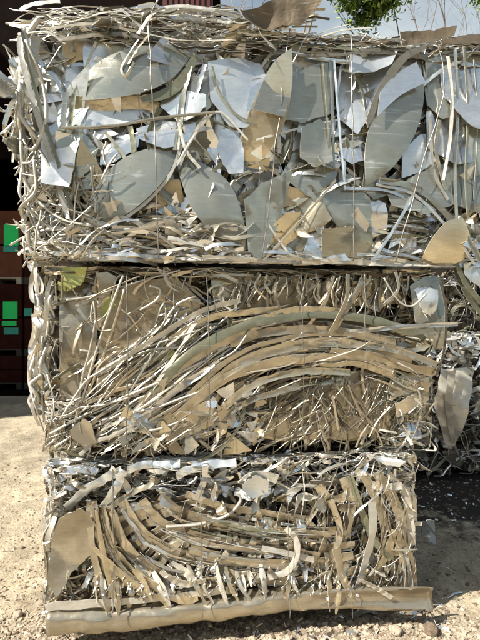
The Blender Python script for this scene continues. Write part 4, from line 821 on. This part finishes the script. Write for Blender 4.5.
b.pstrip([(404, 530), (416, 524), (422, 524)], 4, 'white', .02, mapf=lambda v: v)
b.press = True
b.other_faces(150, TANS, 'LR')
b.finish('scrap_bale', 'bottom bale resting on the dirt, with a rolled tan sheet along its foot', 'metal bale', GRP)

# ================================================================== REAR BALES (right, further back)
rnd.seed(24)
def rear_bale(label, x0, x1, yf, z0, z1, depth, rz, seed, mats, dens=1.0, core='dark', big=None):
    q = Bale(0, x1-x0, 0, z1-z0, depth, 0)
    A = (x1-x0)*(z1-z0)
    I = lambda v: v
    q.fill((0, .02, x1-x0, z1-z0), int(150*A*dens), mats, 'sheet', L=(.07, .2), ang=(60, 60), w=(-.09, .02), metric=True, amp=.05)
    q.fill((0, .02, x1-x0, z1-z0), int(160*A*dens), mats, 'strip', L=(.12, .45), wd=(.015, .06), ang=(20, 60), w=(-.08, .05), metric=True, curv=3, wob=.012)
    q.fill((0, .02, x1-x0, z1-z0), int(40*A*dens), [('white', 2), ('silver', 1)], 'wire', L=(.2, .5), wd=(.005, .01), ang=(60, 50), w=(0, .06), metric=True, curv=4)
    if big: big(q)
    q.other_faces(70, mats, 'LT')
    # bale drawn in its own frame; shift the pieces through the root
    return q.finish('scrap_bale', label, 'metal bale', GRP, world=((x0+(x1-x0)/2*math.cos(rz)-depth/2*math.sin(rz), yf+(x1-x0)/2*math.sin(rz)+depth/2*math.cos(rz), z0), rz), core=core)
def bigcan(q):
    # a crushed tapering can-like sheet facing out
    q.sheet([Vector((.26, -.09, .96)), Vector((.20, -.10, .66)), Vector((.32, -.09, .28))], [Vector((.58, -.09, .98)), Vector((.49, -.13, .62)), Vector((.39, -.09, .28))], 'white', creases=4, amp=.03, nu=24, nv=14, prio=50, bow=.02, mapf=lambda v: v, tilt=(.2, .0), tint=1)
    q.sheet([Vector((.30, -.11, .95)), Vector((.27, -.12, .7)), Vector((.34, -.10, .3))], [Vector((.36, -.12, .96)), Vector((.33, -.14, .7)), Vector((.37, -.11, .3))], 'white', creases=2, amp=.03, nu=20, nv=5, prio=49, mapf=lambda v: v)
    q.fill((.0, .95, 1.5, 1.26), 90, [('bright', 3), ('white', 4), ('silver', 3)], 'strip', L=(.1, .35), wd=(.015, .05), ang=(10, 40), w=(.0, .09), metric=True, curv=4, wob=.015)
    q.fill((.0, .95, 1.5, 1.26), 50, [('bright', 3), ('white', 3), ('silver', 3)], 'sheet', L=(.08, .2), ang=(10, 60), w=(.0, .08), metric=True, amp=.05)
    q.fill((.5, .2, 1.5, 1.0), 60, [('bright', 2), ('white', 2), ('silver', 3)], 'strip', L=(.12, .4), wd=(.02, .06), ang=(25, 20), w=(.02, .1), metric=True, curv=4, wob=.015)
rear_bale('crumpled silver bale on the ground further back, right of the stack', 1.52, 3.1, 4.35, .05, 1.31, 1.2, R(6), 3, [('silver', 3), ('bright', 1), ('white', 1), ('dark', 5), ('olive', 2), ('brown', 1)], big=bigcan)  # dark pieces in the mix stand in for black shade between crumples
rear_bale('shaded dark bale lying on top of the rear silver bale', 1.75, 3.3, 5.25, 1.345, 2.25, 1.0, R(4), 4, [('silver', 1), ('dark', 4), ('olive', 2), ('brown', 2)], dens=.7)  # mostly dark pieces, the shade back here put into their colour
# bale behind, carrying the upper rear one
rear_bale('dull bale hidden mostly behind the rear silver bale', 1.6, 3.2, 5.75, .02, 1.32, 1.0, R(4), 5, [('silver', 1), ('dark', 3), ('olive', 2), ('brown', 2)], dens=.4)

# ================================================================== WAREHOUSE (left rear)
wr = empty('warehouse', (-7.5, 9.2, 0)); tag(wr, 'dark red steel warehouse with a wide open unlit front, behind the stack on the left', 'warehouse')
def L3(x, y, z): return (x+7.5, y-9.2, z)
def wbox(a, c, name, mat, parent=wr):
    M = MB(); M.box(L3(*a), L3(*c)); return M.build(name, mat, parent)
wbox((-18, 9.2, 0), (-17.8, 24, 9.4), 'wall', 'cladding')
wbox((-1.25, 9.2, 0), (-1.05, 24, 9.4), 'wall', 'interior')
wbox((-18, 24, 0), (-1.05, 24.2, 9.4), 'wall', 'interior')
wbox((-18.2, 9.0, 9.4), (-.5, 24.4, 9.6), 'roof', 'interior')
wbox((-18, 9.1, 4.5), (-1.3, 9.2, 9.4), 'shade_lintel', 'interior')  # added low and black to cut sky light on the cartons
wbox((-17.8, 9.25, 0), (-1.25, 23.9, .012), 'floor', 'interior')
M = MB()
for i in range(9):
    x = -1.42+i*.1; M.box(L3(x, 9.02, 0), L3(x+.06, 9.06, 9.39))
M.box(L3(-1.45, 9.06, 0), L3(-.52, 9.19, 9.39)); M.build('front_panel', 'red_steel', wr)
for x in (-6.0, -11.0):
    wbox((x, 9.3, 0.012), (x+.22, 9.52, 9.39), 'column', 'cladding')
M = MB(); M.box(L3(-18, 4.3, 0), L3(-8.6, 9.0, 11));  # unseen block, added to cast shade over the yard and warehouse front
for i in range(53): M.box(L3(-8.6, 4.35+i*.087, 0.02), L3(-8.56, 4.39+i*.087, 11))
M.build('shadow_wing', 'cladding', wr)

# unseen wall added behind the camera to darken reflections in the metal
yw = empty('reflection_wall', (0, -9, 0)); tag(yw, 'added unseen wall opposite the stack of bales, for dark reflections in the metal', 'wall')
for i in range(12):
    M = MB(); M.box((-18+i*3, 0, 0), (-18+i*3+2.97, .15, 3.6)); M.build('reflection_wall_panel', 'stone', yw)
    M = MB(); M.box((-18+i*3-.1, -.08, 0), (-18+i*3+.07, -.001, 3.8)); M.build('reflection_wall_post', 'stone', yw)

# cartons on pallets
def carton_stack(x, y, z, w, h, mat, tg, label):
    c = empty('carton', (x, y, z)); tag(c, label, 'carton', 'big cartons stacked in the warehouse')
    M = MB(); M.box((0, 0, 0), (w, 1.1, h)); M.build('box_body', mat, c)
    M = MB(); M.box((0, -.006, h*.47), (w, -.001, h*.5)); M.build('seam', 'interior', c)
    for (lx, lz, lw, lh, m) in tg:
        M = MB(); M.box((lx, -.02, lz), (lx+lw, -.008, lz+lh)); M.build('label', m, c)
    return c
def pallet(x, y, z, w, label, pm='pallet'):
    p = empty('pallet', (x, y, z)); tag(p, label, 'pallet', 'wooden pallets under the cartons')
    for k in range(7):
        M = MB(); yy = k*.17; M.box((0, yy, .115), (w, yy+.1, .137)); M.build('deck_board', pm, p)
    for k in range(3):
        M = MB(); M.box((k*(w-.1)/2, 0, 0), (k*(w-.1)/2+.1, 1.12, .1145)); M.build('bearer', pm, p)
Y0 = 10.0
for col, (x0, w, mat) in enumerate(((-5.72, 1.2, 'carton'), (-4.46, 1.15, 'carton_shaded'))):
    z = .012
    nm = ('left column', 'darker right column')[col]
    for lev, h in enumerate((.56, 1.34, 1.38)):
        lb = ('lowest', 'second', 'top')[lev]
        pallet(x0, Y0-.02, z, w, f'pallet under the {lb} carton, {nm} in warehouse', 'pallet' if (col, lev) == (0, 2) else 'pallet_shaded'); z += .139
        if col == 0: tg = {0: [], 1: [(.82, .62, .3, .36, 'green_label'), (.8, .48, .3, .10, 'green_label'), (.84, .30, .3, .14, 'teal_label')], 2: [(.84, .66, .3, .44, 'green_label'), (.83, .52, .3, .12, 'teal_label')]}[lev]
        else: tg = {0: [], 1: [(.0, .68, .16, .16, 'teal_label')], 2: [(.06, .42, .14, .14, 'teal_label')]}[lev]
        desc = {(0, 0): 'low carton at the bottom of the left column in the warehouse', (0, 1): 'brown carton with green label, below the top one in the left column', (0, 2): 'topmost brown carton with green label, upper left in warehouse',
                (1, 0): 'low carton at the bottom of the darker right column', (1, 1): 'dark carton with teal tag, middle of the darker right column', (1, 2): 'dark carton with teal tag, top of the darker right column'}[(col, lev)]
        carton_stack(x0, Y0, z, w, h, mat if lev == 2 else 'carton_shaded', tg, desc); z += h+.001

# ================================================================== TREES
def limb(V, Fc, p0, p1, r0, r1, sides=7):
    d = (p1-p0).normalized(); a = d.orthogonal().normalized(); c = d.cross(a); b0 = len(V)
    for p, r in ((p0, r0), (p1, r1)):
        for k in range(sides): th = 2*math.pi*k/sides; V.append(p+r*(a*math.cos(th)+c*math.sin(th)))
    for k in range(sides): k2 = (k+1) % sides; Fc.append((b0+k, b0+k2, b0+sides+k2, b0+sides+k))
def grow(V, Fc, p, d, ln, r, depth, tips, up=.15, spread=.5, rg=rnd):
    n = 4
    for i in range(n):
        d = (d+Vector((rg.gauss(0, .09), rg.gauss(0, .09), rg.gauss(up*.3, .05)))).normalized()
        q = p+d*ln/n; limb(V, Fc, p, q, r, r*.88, 7 if r > .03 else 4); p = q; r *= .88
    if depth == 0: tips.append(p); return
    for k in range(rg.choice((2, 3, 3))):
        nd = (d+Vector((rg.gauss(0, spread), rg.gauss(0, spread), rg.gauss(up, spread*.5)))).normalized()
        grow(V, Fc, p, nd, ln*rg.uniform(.6, .85), r*rg.uniform(.55, .8), depth-1, tips, up, spread, rg)
    tips.append(p)
def tree(loc, h, label, seed, leafy=None, depth=4, r=.2, lean=(0, 0), nleaf=9000, crown=None, bark='bark', group=None):
    rg = random.Random(seed); o = empty('tree', loc); tag(o, label, 'tree', group)
    V, Fc, tips = [], [], []
    grow(V, Fc, Vector((0, 0, 0)), Vector((lean[0], lean[1], 1)).normalized(), h*.42, r, depth, tips, .18, .5, rg)
    tz = max(t_.z for t_ in tips); k = h/tz
    V = [v*k if v.z > 0 else v for v in V]; tips = [t_*k for t_ in tips]
    mesh_obj('trunk', V, Fc, bark, o, smooth=True)
    if leafy:
        cx, cy, cz, rx, rz_ = crown; V, Fc, mi = [], [], []
        cl = []
        for _ in range(70):
            th, ph = rg.uniform(0, 6.283), math.acos(rg.uniform(-1, 1)); rr = rg.uniform(.45, 1.0)
            cl.append((Vector((cx+rx*rr*math.sin(ph)*math.cos(th), cy+rx*rr*math.sin(ph)*math.sin(th), cz+rz_*rr*math.cos(ph))), rg.uniform(.25, .6), rg.random()))
        for _ in range(nleaf):
            c, s_, kk = rg.choice(cl); p = c+Vector((rg.gauss(0, s_*.5), rg.gauss(0, s_*.5), rg.gauss(0, s_*.4)))
            a = Vector((rg.gauss(0, 1), rg.gauss(0, 1), rg.gauss(0, .6))).normalized(); q = a.orthogonal().normalized()
            l_ = rg.uniform(.07, .13); i = len(V)
            V += [p-a*l_, p+q*l_*.5, p+a*l_, p-q*l_*.5]; Fc.append((i, i+1, i+2, i+3)); mi.append(1 if kk > .6 and rg.random() < .7 else 0)
        mesh_obj('crown', V, Fc, ['leaf', 'leaf_light'], o, midx=mi)
    return o
tree((4.1, 15, 0), 12.4, 'dense leafy evergreen tree behind the bales, against the sky', 11, True, 3, .22, crown=(-.05, 0, 12.0, 1.15, 1.35), nleaf=8000)
tree((.9, 16.5, 0), 17, 'bare pale tree right beside the warehouse wall', 5, depth=5, r=.32, bark='bark_pale', lean=(.05, 0), group='bare trees')
tree((2.4, 17, 0), 16.5, 'bare thin tree just left of the leafy tree', 23, depth=5, r=.28, bark='bark_pale', group='bare trees')
tree((6.0, 15.5, 0), 17, 'bare tree just right of the leafy tree', 31, depth=5, r=.28, bark='bark', lean=(.05, 0), group='bare trees')
tree((8.2, 16, 0), 13.0, 'leafy tree at the right edge behind the bales', 47, True, 4, .2, crown=(.25, 0, 12.5, .5, 1.2), nleaf=1500)

# far side of the yard, hidden behind the bales from here
fn = empty('sheet_fence', (4, 34, 0)); tag(fn, 'long grey corrugated fence far behind the bales', 'fence')
for i in range(16):
    M = MB()
    for q in range(12): M.box((i*3+q*.25, 0, .05), (i*3+q*.25+.14, .05, 2.6))
    M.box((i*3, .05, .05), (i*3+2.98, .07, 2.6)); M.build('fence_panel', 'stone', fn)
for i, (x, h, lb) in enumerate(((12, 8, 'shortest'), (19, 11, 'second'), (27, 10, 'third'), (36, 12, 'tallest'))):
    tree((x, 37, 0), h, f'{lb} tree beyond the far grey fence, counted from the left' if i in (1, 2) else f'{lb} tree beyond the far grey fence', 60+i, True, 3, .25, crown=(0, 0, h*.72, 3.2, h*.32), nleaf=2500, group='trees beyond the far fence')

# ================================================================== LOOSE THINGS ON THE DIRT
def G(px, py):
    d = Vector(((px-240)/F, 1, (320-py)/F)); t_ = CAMZ/-d.z; p = d*t_; return Vector((p.x, p.y, gz(p.x, p.y)))
def lump(name, c, r, mat, label, cat, seed=0, squash=.75):
    import bmesh
    bm = bmesh.new(); bmesh.ops.create_icosphere(bm, subdivisions=3, radius=r)
    for v in bm.verts:
        v.co *= 1+.28*noise.noise(v.co*1.6/r+Vector((seed, 0, 0)))+.08*noise.noise(v.co*6/r); v.co.z *= squash
    me = bpy.data.meshes.new(name); bm.to_mesh(me); bm.free(); me.materials.append(MATS[mat])
    for p in me.polygons: p.use_smooth = True
    o = bpy.data.objects.new(name, me); COL.objects.link(o); o.location = c+Vector((0, 0, r*squash*.75)); tag(o, label, cat); return o
lump('dirt_clod', G(431, 634), .035, 'clod', 'round dark clod of dirt at the bottom right, by the rolled sheet', 'clod', 3)
lump('stone', G(396, 634), .028, 'stone', 'small pale stone left of the round dark clod', 'stone', 8)
lump('stone', G(18, 618), .022, 'stone', 'pale stone on the dirt at the lower left edge', 'stone', 18)
class Loose(Bale):
    def __init__(s): s.pieces = []; s.press = False; s.fw = 0
def loose(name, label, cat, build, group=None):
    q = Loose(); build(q); k, V, Fc, mt, _, tn, _n = q.pieces[0]; c = sum(V, Vector())/len(V); c.z = min(v.z for v in V)
    o = mesh_obj(name, [v-c for v in V], Fc, mt, None, tint=[tn]*len(V), smooth=True, loc=c); tag(o, label, cat, group)
I_ = lambda v: v
def stick(a, c, wd, mat, rise=.01, tube=False):
    def f(q):
        A, B = G(*a), G(*c); A.z += .006; B.z += .006; m = (A+B)/2; m.z += rise
        if tube: q.wire([A, m, B], wd/2, mat, n=14, mapf=I_, sides=6)
        else: q.strip([A, m, B], wd, mat, roll=R(70), n=14, mapf=I_, wob=.003)
    return f
loose('metal_splinter', 'thin pale splinter lying alone in the shade right of the stack', 'metal scrap', stick((436, 565), (456, 572), .006, 'white'))
loose('metal_splinter', 'small bright splinter in the shade above the clod', 'metal scrap', stick((448, 598), (462, 593), .008, 'silver'))
loose('bent_wire', 'bent thin wire sticking out beside the dark clod', 'wire', stick((412, 618), (446, 606), .004, 'silver', .03, True))
loose('bent_wire', 'short twisted wire crossing in front of the dark clod', 'wire', stick((420, 608), (438, 628), .004, 'wire', .04, True))
loose('foil_scrap', 'crumpled silver scrap under the rolled sheet, right of centre', 'metal scrap', stick((352, 618), (378, 612), .03, 'bright', .02))
loose('foil_scrap', 'dull folded scrap under the middle of the rolled sheet', 'metal scrap', stick((330, 622), (346, 618), .02, 'silver', .015))
# gravel and metal crumbs: nobody could count them
V, Fc, mi = [], [], []
def crumb(c, r, k, flat=.6):
    i = len(V); pts = [Vector((1, 0, 0)), Vector((-1, 0, 0)), Vector((0, 1, 0)), Vector((0, -1, 0)), Vector((0, 0, 1)), Vector((0, 0, -1))]
    rot = Euler((rnd.uniform(0, 6), rnd.uniform(0, 6), rnd.uniform(0, 6))).to_matrix()
    for p in pts: q = rot @ (p*r*rnd.uniform(.6, 1.3)); q.z *= flat; V.append(c+q)
    for f in ((0, 2, 4), (2, 1, 4), (1, 3, 4), (3, 0, 4), (2, 0, 5), (1, 2, 5), (3, 1, 5), (0, 3, 5)): Fc.append(tuple(i+j for j in f)); mi.append(k)
for _ in range(9000):
    z = rnd.random()
    if z < .55: px, py = rnd.uniform(-10, 500), rnd.gauss(632, 9)
    elif z < .8: px, py = rnd.uniform(-20, 60), rnd.uniform(430, 660)
    else: px, py = rnd.uniform(410, 520), rnd.uniform(480, 660)
    if py < 430: continue
    p = G(px, py); crumb(p, rnd.choice((.003, .004, .005, .007, .010, .015))*rnd.uniform(.7, 1.3), 0 if rnd.random() < .8 else 1)
o = mesh_obj('gravel', V, Fc, ['stone', 'clod'], midx=mi); o['kind'] = 'stuff'
V, Fc, mi = [], [], []
for _ in range(420):
    z = rnd.random()
    if z < .8: px, py = rnd.uniform(40, 450), rnd.gauss(624, 8)
    else: px, py = rnd.uniform(420, 520), rnd.uniform(474, 530)
    c = G(px, py)+Vector((0, 0, .006)); a = Vector((rnd.gauss(0, 1), rnd.gauss(0, 1), rnd.gauss(0, .4))).normalized(); s_ = a.orthogonal().normalized(); l_ = rnd.uniform(.005, .022); i = len(V)
    w2 = rnd.uniform(.002, .008); n2 = a.cross(s_)*.001
    V += [c-a*l_-s_*w2, c-a*l_+s_*w2, c+a*l_+s_*w2, c+a*l_-s_*w2]; V += [v+n2 for v in V[-4:]]
    for f in ((0, 1, 2, 3), (7, 6, 5, 4), (0, 4, 5, 1), (1, 5, 6, 2), (2, 6, 7, 3), (3, 7, 4, 0)): Fc.append(tuple(i+j for j in f)); mi.append(rnd.choice((0, 1, 1)))
o = mesh_obj('metal_crumbs', V, Fc, ['silver', 'brown'], midx=mi, tint=[.5]*len(V)); o['kind'] = 'stuff'
